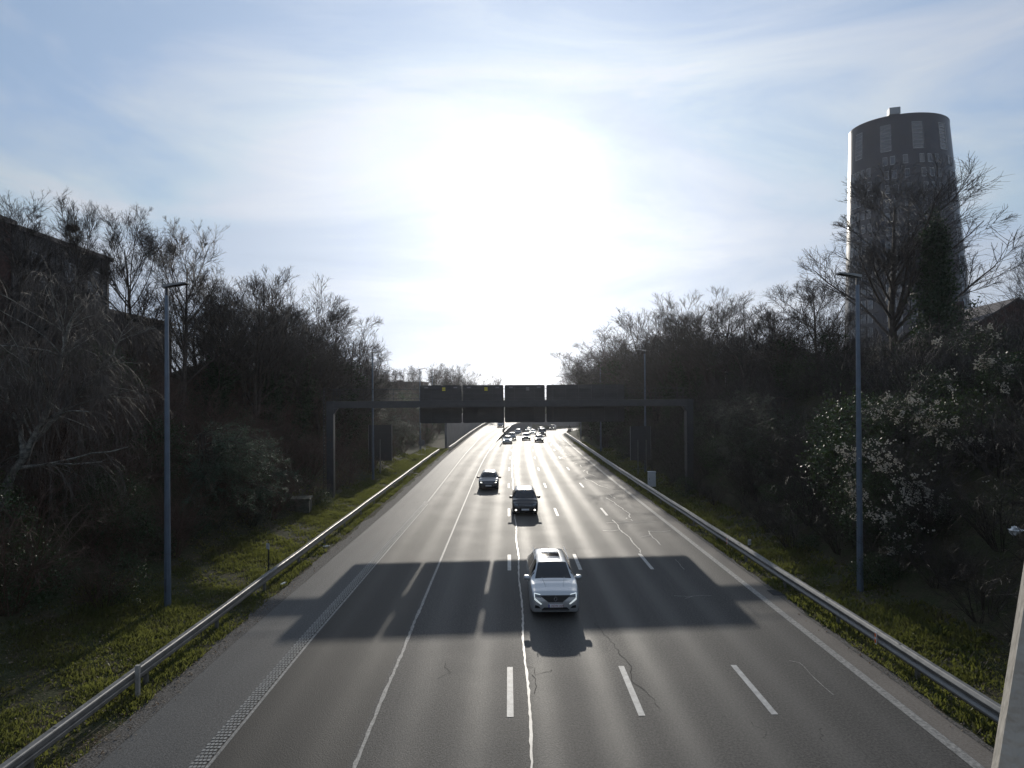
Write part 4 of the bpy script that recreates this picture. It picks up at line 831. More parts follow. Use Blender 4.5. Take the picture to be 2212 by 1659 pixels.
bottle(-9.86, 25.5, 1.2, 'pale discarded bottle on the gravel beside the left shoulder'); bottle(-10.0, 31.9, .2, 'second smaller piece of white litter further up the left gravel edge')
rng = np.random.default_rng(12); u_, v_ = np.meshgrid(np.linspace(0, 2 * np.pi, 13)[:-1], np.linspace(-1.4, 1.4, 8)); rr_ = .16 * (1 + .3 * rng.normal(size=u_.shape))
v = np.stack([np.cos(u_) * np.cos(v_) * rr_, np.sin(u_) * np.cos(v_) * rr_, np.sin(v_) * rr_ * .8 + .1], 2).reshape(-1, 3); i = (np.arange(7)[:, None] * 12 + np.arange(12)[None]).ravel(); j = (np.arange(7)[:, None] * 12 + (np.arange(12)[None] + 1) % 12).ravel()
o = obj('plastic_bag', npmesh('plastic_bag', v, [np.stack([i, j, j + 12, i + 12], 1)], M['white'])); o.location = (16.9, 19.4, gz(16.9, 19.4) + 1.2); props(o, 'crumpled white plastic bag caught in the bushes at the right edge', 'litter')
t = empty('drain_cover', (10.95, 24.0, 0.02)); props(t, 'dark iron drain grate in the gutter right of the road', 'drain'); 
m = MB(); [m.box(-.22, .22, q, q + .035, 0, .015) for q in np.arange(-.3, .3, .07)]; m.build('grating', M['dark_steel'], t)

# ------------------------------------------------------------------ retaining walls
def wall(name, label, fx, y0, y1, z0, z1, th=.35, dy=2.0, m='wallc', cat_='wall'):
    ys = np.arange(y0, y1 + .01, dy); V = []
    for y in ys:
        x = float(fx(y)); a = z0(y) - .5; b = z1(y); V += [(x, y, a), (x + th, y, a), (x + th, y, b), (x, y, b)]
    n = len(ys); i = (np.arange(n - 1)[:, None] * 4 + np.arange(4)[None]).ravel(); j = (np.arange(n - 1)[:, None] * 4 + (np.arange(4)[None] + 1) % 4).ravel()
    o = obj(name, npmesh(name, V, [np.stack([i, j, j + 4, i + 4], 1), [[0, 1, 2, 3], [4 * n - 4, 4 * n - 3, 4 * n - 2, 4 * n - 1]]], M[m])); props(o, label, cat_); return o
wall('retaining_wall', 'grey concrete retaining wall left of the slip road, beyond the gantry', lambda y: eL(y) - 4.0, 95, 215, lambda y: -.3, lambda y: 4.8, dy=3)
wall('retaining_wall', 'low wall with a bright top between slip road and motorway at the bend', lambda y: np.minimum(cx(y) - 4.1, eR(y) + 3.0 + max(0, y - 150) * .03), 142, 250, lambda y: float(zr(y)) - .5, lambda y: float(ze(y)) + .75, dy=3)
wall('noise_barrier', 'long grey barrier on the outer side of the bend behind the cars', lambda y: cx(y) - 5.2, 200, 326, lambda y: float(zr(y)), lambda y: float(zr(y)) + 4.5 + min(3, (y - 200) * .05), dy=3)

# ------------------------------------------------------------------ oval tower
def tower():
    cx_, cy_, a0, b0, H, zb = 104., 154., 12., 9., 78.9, 6.0
    t = empty('office_tower', (cx_, cy_, zb)); props(t, 'dark oval office tower with small windows and four tall louvred openings at its top', 'tower')
    hs = lambda z: 1.0 + .36 * (1 - (z / (H - zb))) ** 1.0
    def pt(th, z, o=0.): s = hs(z); return np.array([(a0 * s + o) * math.cos(th) + 2.4 * (1 - z / (H - zb)), (b0 * s + o) * math.sin(th), z])
    n, lv = 96, 14; V, F = [], []
    for j in range(lv + 1):
        z = (H - zb) * j / lv; V += [pt(2 * math.pi * i / n, z) for i in range(n)]
    F = [(j * n + i, j * n + (i + 1) % n, (j + 1) * n + (i + 1) % n, (j + 1) * n + i) for j in range(lv) for i in range(n)]
    me = npmesh('facade', V, [np.array(F)], M['tower'], smooth=True); obj('facade', me, t)
    top = H - zb; V = [pt(2 * math.pi * i / n, top, -.3) for i in range(n)]; V = [v_ - np.array([0, 0, .4]) for v_ in V]; obj('roof', npmesh('roof', V, [np.array([list(range(n))])], M['zinc']), t)
    V = [pt(2 * math.pi * i / n, top + dz, o_) for dz, o_ in ((-.35, .05), (.12, .05), (.12, -.35)) for i in range(n)]
    obj('coping', npmesh('coping', V, [np.array([(k_ * n + i, k_ * n + (i + 1) % n, (k_ + 1) * n + (i + 1) % n, (k_ + 1) * n + i) for k_ in (0, 1) for i in range(n)])], M['tower']), t)
    def window(th, z0, z1, wd, slats=0):
        dth = wd / 2 / 11.; a, b, c, d = pt(th - dth, z0, .06), pt(th + dth, z0, .06), pt(th + dth, z1, .06), pt(th - dth, z1, .06)
        ctr = (a + b + c + d) / 4; fr = .08
        inn = [p + (ctr - p) / np.linalg.norm(ctr - p) * fr * 1.6 for p in (a, b, c, d)]; nrm_ = unit(np.cross(b - a, d - a)[None])[0]
        if np.dot(nrm_, ctr * np.array([1, 1, 0])) < 0: nrm_ = -nrm_
        O = [p + nrm_ * .10 for p in (a, b, c, d)]; I = [p + nrm_ * .10 for p in inn]; I2 = [p + nrm_ * .0 for p in inn]
        V = [a, b, c, d] + O + I + I2; F = []
        for i in range(4): j = (i + 1) % 4; F += [(i, j, 4 + j, 4 + i), (4 + i, 4 + j, 8 + j, 8 + i), (8 + i, 8 + j, 12 + j, 12 + i)]
        w_ = obj('window', npmesh('window', V, [np.array(F)], M['frame']), t); obj('pane', npmesh('pane', I2, [np.array([[0, 1, 2, 3]])], M['glassd']), w_)
        if slats:
            m = MB()
            for q in range(1, slats):
                f = q / slats; p0 = I2[0] * (1 - f) + I2[3] * f + nrm_ * .05; p1 = I2[1] * (1 - f) + I2[2] * f + nrm_ * .05; m.cyl(p0, p1, .06, k=4)
            m.build('louvre', M['frame'], w_)
        return w_
    T0 = R(-90)
    for th, q in ((-166, 1), (-131, 1), (-97, 1), (-64, 1)): window(R(th), top - 9.0, top - 2.2, 2.2 if q else 3, 7)
    cols = [-178, -172, -166, -158, -150, -131, -123, -110, -93, -84, -75, -55, -47, -30]
    c = 0
    for row in range(6):
        for th in cols:
            window(R(th + (row % 3 - 1) * 1.2), top - 12.6 - row * 3.6 - (0 if th > -145 else 1.8), top - 10.4 - row * 3.6 - (0 if th > -145 else 1.8), .95); c += 1
    # lower storeys, mostly behind the trees: one mesh
    V, F, n_ = [], [], 0
    for row in range(6, 17):
        for th in cols:
            z0 = top - 12.6 - row * 3.6; d = .042
            V += [pt(R(th) - d, z0, .08), pt(R(th) + d, z0, .08), pt(R(th) + d, z0 + 2.3, .08), pt(R(th) - d, z0 + 2.3, .08)]; F.append((n_, n_ + 1, n_ + 2, n_ + 3)); n_ += 4
    o = obj('lower_window', npmesh('lower_window', V, [np.array(F)], M['glassd']), t); o['kind'] = 'stuff'
    V, F, n_ = [], [], 0
    m = MB()
    for row in range(6, 17):
        for th in cols:
            z0 = top - 12.6 - row * 3.6; d = .042
            for s in (-1, 1): p = pt(R(th) + s * d, z0, .12); q = pt(R(th) + s * d, z0 + 2.3, .12); m.cyl(p, q, .07, k=4)
    o = m.build('lower_window_frame', M['frame'], t); o['kind'] = 'stuff'
    Mx = Matrix.Translation((-5.2, -6.2, top)) @ Matrix.Rotation(R(-14), 4, 'Z')
    MB().box(-1.0, 1.0, -.6, .9, -.5, .8, Mx).build('plant_room', M['tower'], t); MB().box(-1.25, 1.25, -.7, 1.0, .8, 2.5, Mx).build('plant_screen', M['cab2'], t)
    MB().box(3.6, 4.2, -8.2, -7.6, 0, 1.4).build('chimney', M['zinc'], t)
    MB().cyl((6.2, -6.5, 0), (6.2, -6.5, 1.0), .12, k=6).cyl((6.9, -6.2, 0), (6.9, -6.2, .9), .08, k=6).build('aerial', M['zinc'], t)
tower()

# ------------------------------------------------------------------ buildings
def brick_block():
    t = empty('brick_building', (-30.7, 20, 8)); props(t, 'dark red brick building with flat roof behind the bare trees at the far left', 'building')
    MB().box(-14, 0, 0, 16.2, -1, 11.0).build('wall', M['brick'], t); MB().box(-13, .12, 16.2, 24.9, -1, 10.75).build('wing', M['zinc'], t)
    MB().box(-14.2, .25, -.2, 16.4, 11.0, 11.3).box(-13.2, .37, 16.4, 25.1, 10.75, 11.05).build('roof', M['roofm'], t)
    for y0 in (17.6, 20.4, 22.6):
        w_ = MB().box(.12, .18, y0, y0 + 1.15, 7.9, 9.7).build('window', M['frame'], t); MB().box(.18, .20, y0 + .1, y0 + 1.05, 8.0, 9.6).build('pane', M['glassd'], w_)
    m = MB(); [m.box(.12, .17, y_, y_ + .06, 0, 10.7) for y_ in np.arange(16.6, 24.8, .5) if not any(a - .1 < y_ < a + 1.2 for a in (17.6, 20.4, 22.6))]; m.build('cladding_seam', M['zinc'], t)
    for y0 in (3, 7, 11): w_ = MB().box(0, .05, y0, y0 + 1.3, 6.0, 8.2).build('window', M['frame'], t); MB().box(.05, .07, y0 + .1, y0 + 1.2, 6.1, 8.1).build('pane', M['glassd'], w_)
    t2 = empty('annex_building', (-31.2, 45.3, 8)); props(t2, 'lower annex with a flat roof right of the brick building', 'building')
    MB().box(-10, 0, 0, 9, -1, 7.0).build('wall', M['dbrick'], t2); MB().box(-10.2, .2, -.0, 9.2, 7.0, 7.25).build('roof', M['roofm'], t2)
brick_block()
def house(x, y, z, w_, d, hw, hr, rz, label, m='brick', ch=True, wins=2):
    t = empty('house', (x, y, z), rz); props(t, label, 'house')
    MB().prism([(-w_ / 2, -1), (w_ / 2, -1), (w_ / 2, hw), (0, hw + hr), (-w_ / 2, hw)], 0, d).build('wall', M[m], t)
    e = .35; k = hr / (w_ / 2); mm = MB()
    for s in (-1, 1):
        p = [(s * (w_ / 2 + e), hw - e * k + .03), (0, hw + hr + .03), (0, hw + hr + .22), (s * (w_ / 2 + e), hw - e * k + .22)]; mm.prism(p if s < 0 else p[::-1], -.3, d + .3)
    rf = mm.build('roof', M['roofm'], t)
    if ch: MB().box(-w_ * .3, -w_ * .3 + .9, d * .35, d * .35 + .7, hw + .4, hw + hr + .5).build('chimney', M['dbrick'], rf)
    for i in range(wins):
        q = -w_ / 4 + i * w_ / 2; f = MB().box(q - .5, q + .5, -.05, 0.001, hw - 2., hw - .5).build('window', M['frame'], t); MB().box(q - .42, q + .42, -.07, -.05, hw - 1.92, hw - .58).build('pane', M['glassd'], f)
    return t
house(45.6, 52, 9.0, 11, 9, 4.0, 3.6, R(-8), 'brick house with a pointed gable at the right edge of the photo')
house(25.2, 62, 9.0, 6, 8, 2.3, 1.4, R(-12), 'low dark house roof seen through tree trunks right of the gantry', 'dbrick', True, 1)
house(29.2, 60, 9.0, 6.5, 8, 2.8, 1.5, R(5), 'dark house roof with a chimney left of the right street lamp', 'dbrick')
house(-36.5, 72, 8.6, 13, 9, 2.0, 2.1, R(8), 'low house with a hipped dark roof behind the trees left of the gantry', 'dbrick', False, 1)
def terrace():
    t = empty('apartment_row', (-42, 165, 8.5)); props(t, 'long low flat-roofed building in the distance above the gantry handrail', 'building')
    MB().box(3, 18, 0, 10, -2, 4.2).build('wall', M['dbrick'], t); rf = MB().box(2.8, 18.2, -.3, 10.2, 4.2, 4.45).build('roof', M['roofm'], t); MB().box(4, 7, 2, 5, 4.45, 5.1).build('roof_box', M['dbrick'], rf); MB().box(10, 11.5, 2, 5, 4.45, 4.9).build('stair_head', M['dbrick'], rf)
    for k_ in range(5): f = MB().box(4 + k_ * 2.8, 5.2 + k_ * 2.8, -.06, 0, 1.8, 3.2).build('window', M['dbrick'], t); MB().box(4.1 + k_ * 2.8, 5.1 + k_ * 2.8, -.08, -.06, 1.9, 3.1).build('pane', M['glassd'], f)
terrace()

# ------------------------------------------------------------------ bridge the photo was taken from
t = empty('road_bridge', (0, 0, 0)); props(t, 'rough concrete parapet end of the bridge at the bottom right corner', 'bridge')
MB().box(-22, 22, -9, .05, 5.6, 6.5).build('deck', M['concrete'], t)
MB().box(-22, 22, -.30, 0.0, 6.5, 7.35).build('parapet', M['concrete'], t)
m = MB(); y0, y1 = .85, .95
p = [(.555, 7.50), (.60, 7.66), (.648, 7.90), (.70, 8.2)]
V = []
for z in (7.3, 7.87):
    xf = .785 + (z - 7.497) * .172; xn = .7225 + (z - 7.56) * .172
    V += [(xn - .004, y0 + .006, z), (xn + .008, y0, z), (1.35, y0, z), (1.35, y1, z), (xf, y1, z)]
m.add(V, [(0, 1, 6, 5), (1, 2, 7, 6), (2, 3, 8, 7), (3, 4, 9, 8), (4, 0, 5, 9), (5, 6, 7, 8, 9), (4, 3, 2, 1, 0)]); m.build('end_wall', M['para'], t)
MB().box(.72, 1.35, .051, .95, 5.9, 7.3).build('pedestal', M['concrete'], t)

# ------------------------------------------------------------------ cars
def smooth_rows(A, n, sig=1.2):
    s = np.linspace(0, len(A) - 1, n); A = np.asarray(A, float); i = np.minimum(s.astype(int), len(A) - 2); f = (s - i)[:, None]; B = A[i] * (1 - f) + A[i + 1] * f
    return B
def car_body(st, W, dens=6):
    """st rows: y, zlow, wmid, zbelt, wbelt, ztop, wtop, crown  (widths as fractions of W/2)"""
    A = np.array(st, float); B = []
    for a, b in zip(A[:-1], A[1:]):
        for k in range(dens): B.append(a + (b - a) * k / dens)
    B.append(A[-1]); B = np.array(B); idx = np.arange(len(B)) / dens
    G = B.copy()
    for _ in range(2): G[1:-1] = .25 * G[:-2] + .5 * G[1:-1] + .25 * G[2:]
    G[:, 0] = B[:, 0]
    sec = []
    for y, zl, wm, zb, wb, zt, wt, crn in G:
        h = W / 2; wm *= h; wb *= h; wt *= h
        q = [(0, zl), (wm * .5, zl), (wm * .86, zl), (wm * .965, zl + .05 * min(1, (zb - zl))), (wm, zl + .30 * (zb - zl)), (wm * 1.0, zl + .62 * (zb - zl)), (wm * .985, zl + .84 * (zb - zl)), (wb, zb), (wb * .66 + wt * .34, zb * .66 + zt * .34 - 0), (wb * .3 + wt * .7, zb * .3 + zt * .7), (wt * 1.0, zt - .035 * min(1, max(0, (zt - zb) * 6))), (wt * .90, zt + crn * .25), (wt * .6, zt + crn * .7), (wt * .3, zt + crn * .93), (0, zt + crn)]
        sec.append([(x, y, z) for x, z in q] + [(-x, y, z) for x, z in q[-2:0:-1]])
    sec = np.array(sec); return sec, idx
def build_car(spec, paint, name='car', lights=True):
    W, st = spec['W'], spec['st']; dens = 6; sec, idx = car_body(st, W, dens); nr, n = sec.shape[:2]; V = sec.reshape(-1, 3)
    t = empty(name)
    F = {'body': [], 'windscreen': [], 'rear_window': [], 'side_window': []}
    ws0, ws1, rw0, rw1 = spec['ws']; s0, s1 = spec['side']
    half = 14
    for i in range(nr - 1):
        ym = (idx[i] + idx[i + 1]) / 2
        for j in range(n):
            jj = j if j < half else n - 1 - j      # section band index 0..13
            f = (i * n + j, i * n + (j + 1) % n, (i + 1) * n + (j + 1) % n, (i + 1) * n + j); k = 'body'
            if ws0 < ym < ws1 and jj >= 11: k = 'windscreen'
            elif rw0 < ym < rw1 and jj >= 11: k = 'rear_window'
            elif s0 < ym < s1 and jj in (8, 9) and not any(abs(ym - p) < .1 for p in spec['pil']): k = 'side_window'
            elif s0 < ym < s1 and jj == 7 and not any(abs(ym - p) < .1 for p in spec['pil']): k = 'side_window'
            if spec.get('roofglass') and spec['roofglass'][0] < ym < spec['roofglass'][1] and jj >= 12: k = 'sunroof'; F.setdefault(k, [])
            F[k].append(f)
    F['body'] += []
    caps = [list(range(n))[::-1], list(range((nr - 1) * n, nr * n))]
    bm = npmesh('body', V, [np.array(F['body']), np.array(caps)], paint, smooth=True); body = obj('body', bm, t)
    for k in ('windscreen', 'rear_window', 'side_window', 'sunroof'):
        if F.get(k):
            f = np.array(F[k]); u, inv = np.unique(f.ravel(), return_inverse=True); obj(k, npmesh(k, V[u], [inv.reshape(-1, 4)], M['carglass'], smooth=True), t)
    allF = [tuple(f) for k in F for f in F[k]] + [tuple(c) for c in caps]
    bv = BVHTree.FromPolygons([tuple(v) for v in V], allF)
    def fy(x, z):
        h = bv.ray_cast(Vector((x, -3, z)), Vector((0, 1, 0))); return h[0].y if h[0] is not None else 0.15
    def patch(nm, q, m, nx=6, nz_=4, off=.012, parent=None):
        """q: four (x,z) corners, laid on the nose"""
        a, b, c, d = [np.array(p, float) for p in q]; P = []
        for v_ in np.linspace(0, 1, nz_ + 1):
            for u_ in np.linspace(0, 1, nx + 1):
                p = (a * (1 - u_) + b * u_) * (1 - v_) + (d * (1 - u_) + c * u_) * v_; P.append((p[0], fy(*p) - off, p[1]))
        i = (np.arange(nz_)[:, None] * (nx + 1) + np.arange(nx)[None]).ravel(); f1 = np.stack([i, i + 1, i + nx + 2, i + nx + 1], 1)
        B_ = [(x, y + .03, z) for x, y, z in P]; k = len(P)
        edge = [r_ for r_ in range(nx + 1)] + [(nx + 1) * (r_ + 1) + nx for r_ in range(nz_)] + [(nx + 1) * nz_ + nx - 1 - r_ for r_ in range(nx)] + [(nx + 1) * (nz_ - 1 - r_) for r_ in range(nz_ - 1)]
        rim = [(edge[r_], edge[(r_ + 1) % len(edge)], edge[(r_ + 1) % len(edge)] + k, edge[r_] + k) for r_ in range(len(edge))]
        return obj(nm, npmesh(nm, P + B_, [f1, np.array(rim)], m), parent or t)
    for nm, q, m in spec['front']:
        if len(q) == 4 and not isinstance(q[0][0], tuple): patch(nm, q, m)
    for nm, q, m in spec.get('sym', []):
        for s in (1, -1):
            qq = [(x * s, z) for x, z in q]; 
            if s < 0: qq = [qq[1], qq[0], qq[3], qq[2]]
            patch(nm, qq, m, 4, 3, .016 if nm != 'running_light' else .022)
    pz = spec['plate']; py = fy(0, pz) - .03
    pl = MB().box(-.26, .26, py - .012, py + .01, pz - .055, pz + .055).build('number_plate', M['white'], t)
    if spec.get('text'):
        MB().box(-.26, -.215, py - .015, py - .0121, pz - .055, pz + .055).build('plate_band', M['plate_blue'], pl)
        text(spec['text'], .105, M['plate_red'], pl, (.02, py - .016, pz - .035))
    wh = spec['wheels']; rad = wh[2]
    for y in wh[:2]:
        for s in (-1, 1):
            h = W / 2 * .93
            ty = MB().cyl((s * (h - .22), y, rad), (s * (h + .01), y, rad), rad, k=24).build('wheel', M['tyre'], t)
            MB().cyl((s * (h + .005), y, rad), (s * (h + .022), y, rad), rad * .68, k=20).build('rim', M['rim'], ty)
    mz, my = spec['mirror']
    for s in (-1, 1):
        x0 = W / 2 * .93; m = MB(); xs = (x0, x0 + .07, x0 + .22, x0 + .26)
        V_ = []
        for x, hh, dd in zip(xs, (.03, .08, .085, .05), (.05, .09, .085, .05)): V_ += [(s * x, my - dd, mz - hh), (s * x, my + dd * .6, mz - hh), (s * x, my + dd * .6, mz + hh), (s * x, my - dd, mz + hh * .8)]
        Fm = [(k * 4 + a, k * 4 + (a + 1) % 4, k * 4 + 4 + (a + 1) % 4, k * 4 + 4 + a) for k in range(3) for a in range(4)] + [(3, 2, 1, 0), (12, 13, 14, 15)]
        m.add(V_, Fm); m.build('wing_mirror', paint if not spec.get('darkmirror') else M['carblack'], t, smooth=True)
    if spec.get('rails'):
        y0, y1, zz, xx = spec['rails']
        for s in (-1, 1): MB().cyl((s * xx, y0, zz - .02), (s * xx, y0 + .15, zz + .03), .018, k=6).cyl((s * xx, y0 + .15, zz + .03), (s * xx, y1, zz + .03), .018, k=6).build('roof_rail', M['panel_rim'], t)
    if spec.get('badge'):
        by, bz = fy(0, spec['badge']) - .03, spec['badge']; m = MB(); w_, h_, tk = .075, .11, .024
        pts = [(0, h_), (w_, 0), (0, -h_), (-w_, 0)]; inn = [(0, h_ - .06), (w_ - .035, 0), (0, -h_ + .06), (-w_ + .035, 0)]
        for i in range(4):
            j = (i + 1) % 4; q = [pts[i], pts[j], inn[j], inn[i]]; m.prism([(x, z + bz) for x, z in q], by - .015, by + .01)
        m.build('badge', M['chrome'], t)
    if spec.get('fin'): y, z = spec['fin']; MB().prism([(-.015, z), (.015, z), (.006, z + .07), (-.006, z + .07)], y, y + .12).build('aerial', M['carblack'], t)
    if spec.get('crease'):
        for s in (-1, 1):
            P = [];
            for k in range(9):
                y = .45 + k * .085; x = s * (.33 + .012 * k); h = bv.ray_cast(Vector((x, y, 3)), Vector((0, 0, -1))); P.append((x, y, h[0].z + .004))
            P = np.array(P)[None]; v_, f_ = tubes(P, np.full((1, 9), .010), 4); obj('bonnet_crease', npmesh('bonnet_crease', v_, [f_], paint, smooth=True), t)
    return t
M['carglass'] = mat('car_glass', (.012, .014, .018), .06, spec=.6)
M['silver'] = mat('silver_paint', (.47, .48, .49), .34, metal=.55, coat=.8)
M['dark_grey'] = mat('dark_grey_paint', (.045, .048, .058), .32, metal=.4, coat=.8)
M['carblackp'] = mat('black_car_paint', (.014, .014, .018), .3, metal=.3, coat=.8)
M['whitep'] = mat('white_car_paint', (.60, .60, .60), .35, coat=.7)
M['bluep'] = mat('blue_grey_paint', (.07, .08, .11), .3, metal=.4, coat=.8)
M['carblack'] = mat('black_plastic', (.012, .012, .013), .45)
M['tyre'] = mat('tyre_rubber', (.018, .018, .018), .85)
M['rim'] = mat('alloy_rim', (.30, .30, .31), .35, metal=.8)
M['chrome'] = mat('chrome', (.7, .7, .72), .15, metal=1.)
M['drl'] = mat('running_light_lens', (.9, .95, 1.), .3, emit=(.92, 1., .95, .6))
M['hl'] = mat('headlight_lens', (.12, .13, .14), .1, spec=.8)
M['hl_on'] = mat('lit_headlight', (.9, .9, .85), .2, emit=(1., .97, .85, 9.))
M['plate_blue'] = mat('plate_blue', (.02, .05, .35), .5); M['plate_red'] = mat('plate_red', (.25, .02, .03), .5)
def stations(L, H, hood, cowl, roofz, wst=.30, wt=.66, tail='suv', nose=.0, zb=None):
    """hood: bonnet front height, cowl height; builds stations 0..13"""
    zb = zb or cowl - .02; a = []
    a.append((0.0, .36, .80, .62, .76, .64, .60, .00))
    a.append((.04, .25, .88, hood - .16, .83, hood - .13, .66, .01))
    a.append((.16, .20, .955, hood - .05, .88, hood - .015, .70, .015))
    a.append((.42, .19, .99, hood + .00, .92, hood + .04, .72, .02))
    yc = L * spec_yc; a.append((yc * .62, .19, 1.0, (hood + cowl) / 2 + .01, .94, (hood + cowl) / 2 + .045, .76, .03))
    a.append((yc, .19, 1.0, cowl - .02, .95, cowl + .01, .84, .025))                     # 5 cowl
    yr = yc + (roofz - cowl) * (1.35 if tail != 'box' else .55)
    a.append((yc * .5 + yr * .5, .19, 1.0, zb, .95, cowl + (roofz - cowl) * .56, .80 * .5 + wt * .5, .03))   # 6
    a.append((yr, .19, 1.0, zb + .005, .95, roofz - .03, wt, .035))                          # 7 roof front
    a.append((yr + .55, .19, 1.0, zb + .01, .95, roofz, wt, .035))                       # 8
    a.append((yr + 1.15, .19, 1.0, zb + .02, .95, roofz, wt, .035))                      # 9
    ye = L - (.75 if tail != 'sedan' else 1.45)
    a.append((ye, .19, 1.0, zb + .03, .95, roofz - .05, wt * .98, .03))                      # 10 roof rear
    if tail == 'sedan': a.append((L - .75, .2, .99, zb + .02, .94, zb + .05, .80, .02))
    else: a.append((L - .30, .22, .99, zb + .03, .93, zb + .24, .72, .02))               # 11
    a.append((L - .06, .26, .95, zb - .03, .88, zb + .02, .68, .01))                         # 12
    a.append((L, .34, .86, zb - .25, .82, zb - .2, .6, .0))
    return a
def cubic(L): pass
spec_yc = .25
def make_spec(kind):
    global spec_yc
    if kind == 'suv':
        spec_yc = .235; st = stations(4.67, 1.68, .98, 1.12, 1.62, wt=.655)
        G, Bk = M['carblack'], M['carblack']
        return dict(W=1.86, st=st, ws=(5.05, 6.95, 10.1, 11.4), side=(5.6, 11), pil=(6.0, 8.3, 10.), roofglass=(7.45, 9.3), wheels=(.92, 3.62, .36), mirror=(1.13, 1.32), plate=.50, text='1-XDW-324', badge=.74, rails=(1.95, 3.7, 1.665, .66), fin=(3.55, 1.65), crease=True,
            front=[('grille', [(-.52, .80), (.52, .80), (.52, .86), (-.52, .86)], G), ('grille', [(-.26, .62), (.26, .62), (.50, .80), (-.50, .80)], G), ('chrome_strip', [(-.26, .585), (.26, .585), (.27, .605), (-.27, .605)], M['chrome']), ('air_intake', [(-.52, .34), (.52, .34), (.42, .43), (-.42, .43)], G), ('skid_plate', [(-.5, .30), (.5, .30), (.5, .33), (-.5, .33)], M['chrome'])],
            sym=[('headlight', [(.52, .78), (.76, .80), (.77, .90), (.52, .865)], M['hl']), ('running_light', [(.55, .875), (.775, .905), (.775, .925), (.55, .89)], M['drl']), ('running_light', [(.745, .78), (.775, .78), (.778, .90), (.755, .90)], M['drl']), ('running_light', [(.50, .555), (.54, .545), (.775, .72), (.765, .78)], M['drl']), ('fog_recess', [(.54, .40), (.76, .42), (.74, .52), (.62, .49)], G)])
    if kind == 'hatch':
        spec_yc = .24; st = stations(4.3, 1.46, .84, .98, 1.43, wt=.66)
        return dict(W=1.80, st=st, ws=(5.05, 6.95, 10.1, 11.4), side=(5.6, 11), pil=(6.0, 8.3, 10.), wheels=(.85, 3.45, .32), mirror=(1.0, 1.25), plate=.42, darkmirror=True, badge=None, crease=True,
            front=[('grille', [(-.36, .60), (.36, .60), (.48, .70), (-.48, .70)], M['carblack']), ('chrome_strip', [(-.34, .635), (.34, .635), (.36, .655), (-.36, .655)], M['chrome']), ('air_intake', [(-.5, .26), (.5, .26), (.45, .35), (-.45, .35)], M['carblack'])],
            sym=[('headlight', [(.50, .66), (.74, .70), (.75, .80), (.54, .72)], M['hl']), ('running_light', [(.56, .66), (.71, .69), (.71, .745), (.58, .71)], M['drl2'])])
    if kind == 'mpv':
        spec_yc = .19; st = stations(4.5, 1.62, .90, 1.08, 1.58, wt=.72)
        return dict(W=1.80, st=st, ws=(5.05, 6.95, 10.1, 11.4), side=(5.6, 11), pil=(6.0, 8.3, 10.), wheels=(.85, 3.55, .33), mirror=(1.12, 1.15), plate=.45, darkmirror=True, badge=None,
            front=[('grille', [(-.40, .66), (.40, .66), (.46, .80), (-.46, .80)], M['carblack']), ('chrome_strip', [(-.42, .69), (.42, .69), (.43, .705), (-.43, .705)], M['rim']), ('chrome_strip', [(-.43, .745), (.43, .745), (.44, .76), (-.44, .76)], M['rim']), ('air_intake', [(-.5, .27), (.5, .27), (.45, .36), (-.45, .36)], M['carblack'])],
            sym=[('headlight', [(.48, .70), (.74, .74), (.76, .86), (.52, .80)], M['hl']), ('fog_lamp', [(.60, .38), (.69, .38), (.69, .46), (.60, .46)], M['hl_on'])])
    if kind == 'sedan':
        spec_yc = .27; st = stations(4.5, 1.42, .80, .94, 1.38, wt=.64, tail='sedan')
        return dict(W=1.78, st=st, ws=(5.05, 6.95, 10.1, 11.2), side=(5.6, 10.6), pil=(6.0, 8.3), wheels=(.85, 3.55, .31), mirror=(.97, 1.35), plate=.42, darkmirror=True,
            front=[('grille', [(-.36, .56), (.36, .56), (.42, .67), (-.42, .67)], M['carblack'])], sym=[('headlight', [(.50, .62), (.74, .64), (.75, .72), (.52, .70)], M['hl_on'])])
    if kind == 'box':
        spec_yc = .22; st = stations(4.4, 1.9, 1.05, 1.2, 1.88, wt=.80, tail='box')
        return dict(W=1.85, st=st, ws=(5.05, 6.95, 10.1, 11.4), side=(5.6, 11), pil=(6.0, 8.3, 10.), wheels=(.8, 3.4, .38), mirror=(1.3, 1.15), plate=.5, darkmirror=True,
            front=[('grille', [(-.45, .72), (.45, .72), (.45, .95), (-.45, .95)], M['carblack'])], sym=[('headlight', [(.56, .78), (.70, .78), (.70, .90), (.56, .90)], M['hl_on'])])
M['drl2'] = mat('small_running_light', (.9, .95, 1.), .3, emit=(1., .98, .80, 4.0))
def place(t, x, y, label, cat_='car', group='cars driving towards the camera', ramp=False):
    z = float(ze(y) if ramp else zr(y)); d = 1.5; fz_ = ze if ramp else zr
    hd = -math.atan2(float(cx(y + d) - cx(y)), d) if not ramp else -math.atan2(float(eL(y + d) - eL(y)), d)
    t.location = (x, y, z + .012); t.rotation_euler = (math.atan2(float(fz_(y + 2) - fz_(y)), 2), 0, hd); props(t, label, cat_, group); return t
hero = place(build_car(make_spec('suv'), M['silver'], 'silver_car'), 1.68, 21.35, 'silver car with sunroof and lit running lights, nearest the camera')
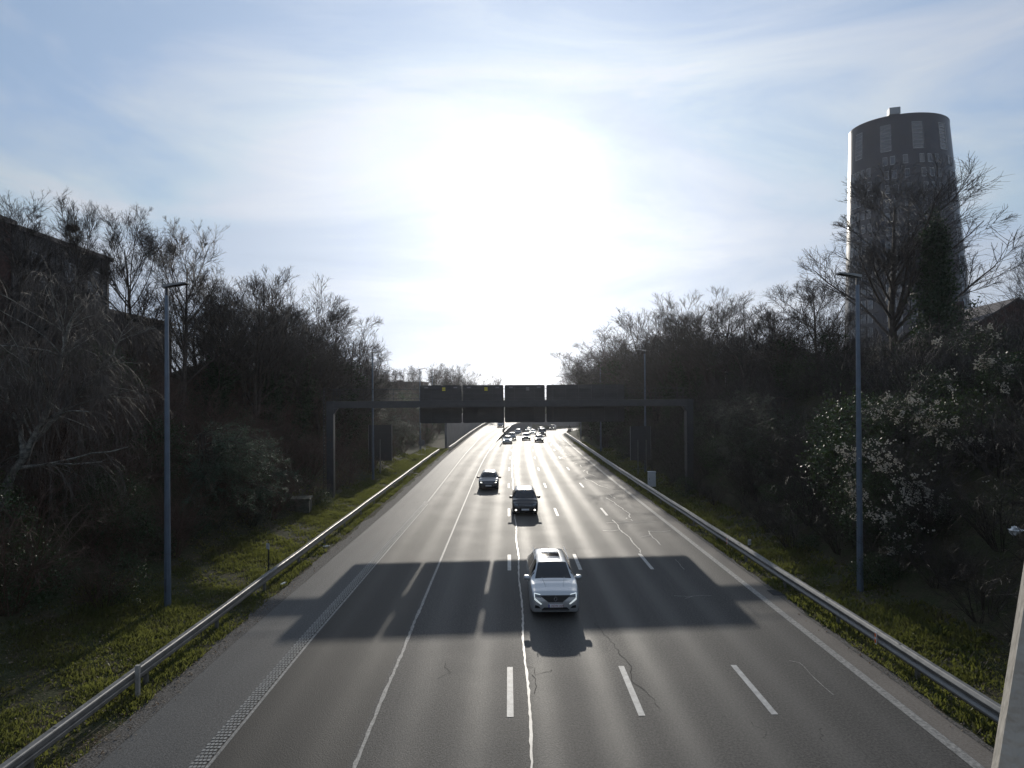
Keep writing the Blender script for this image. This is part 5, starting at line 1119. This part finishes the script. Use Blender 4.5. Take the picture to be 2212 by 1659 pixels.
hatch = place(build_car(make_spec('hatch'), M['dark_grey'], 'hatchback_car'), -1.78, 51.2, 'dark grey hatchback in the lane left of the middle, past the gantry shadow')
mpv = place(build_car(make_spec('mpv'), M['carblackp'], 'people_carrier'), 1.12, 40.0, 'black people carrier with two lit fog lamps between the silver car and the gantry')
sed = build_car(make_spec('sedan'), M['silver'], 'saloon_car'); suvd = build_car(make_spec('suv_far') if False else dict(make_spec('mpv')), M['bluep'], 'dark_car'); boxc = build_car(make_spec('box'), M['carblackp'], 'boxy_car')
sedd = build_car(make_spec('sedan'), M['carblackp'], 'saloon_car'); sedw = build_car(make_spec('sedan'), M['whitep'], 'saloon_car')
place(sed, -.25, 107.5, 'silver saloon leading the far group of cars in their leftmost lane')
place(suvd, .60, 119, 'dark car close behind the leading silver saloon in the far group')
place(copy_tree(suvd), 2.35, 150, 'dark car at the back of the far group in its leftmost lane')
place(sedd, 3.55, 119, 'black saloon in the middle of the far group')
place(copy_tree(sed), 6.05, 185, 'small silver car furthest back in the middle of the far group')
place(sedw, 6.35, 155, 'white car behind the black saloon in the far group')
place(copy_tree(sedd), 5.85, 111.5, 'black saloon at the right front of the far group, in the third lane')
place(boxc, 8.25, 142, 'tall boxy dark vehicle at the right of the far group')
place(copy_tree(suvd), 9.9, 180, 'dark car half hidden behind the boxy vehicle')
pk = place(copy_tree(boxc), 15.1, 204, 'pale off-road vehicle rounding the far bend alone')
place(copy_tree(suvd), -2.35, 166, 'dark van just below the sign panels on the slip road', ramp=True)

# ------------------------------------------------------------------ haze
hz = bpy.data.materials.new('haze'); hz.use_nodes = True; t_ = hz.node_tree; t_.nodes.clear(); vo = t_.nodes.new('ShaderNodeVolumePrincipled'); oo = t_.nodes.new('ShaderNodeOutputMaterial')
vo.inputs['Color'].default_value = (.92, .94, 1., 1); vo.inputs['Density'].default_value = .0002; vo.inputs['Anisotropy'].default_value = .75; t_.links.new(vo.outputs[0], oo.inputs['Volume'])
o = MB().box(-2600, 2600, -80, 3100, -12, 90).build('haze', hz); props(o, kind='stuff', label='thin bright haze in the air towards the sun', cat='haze')
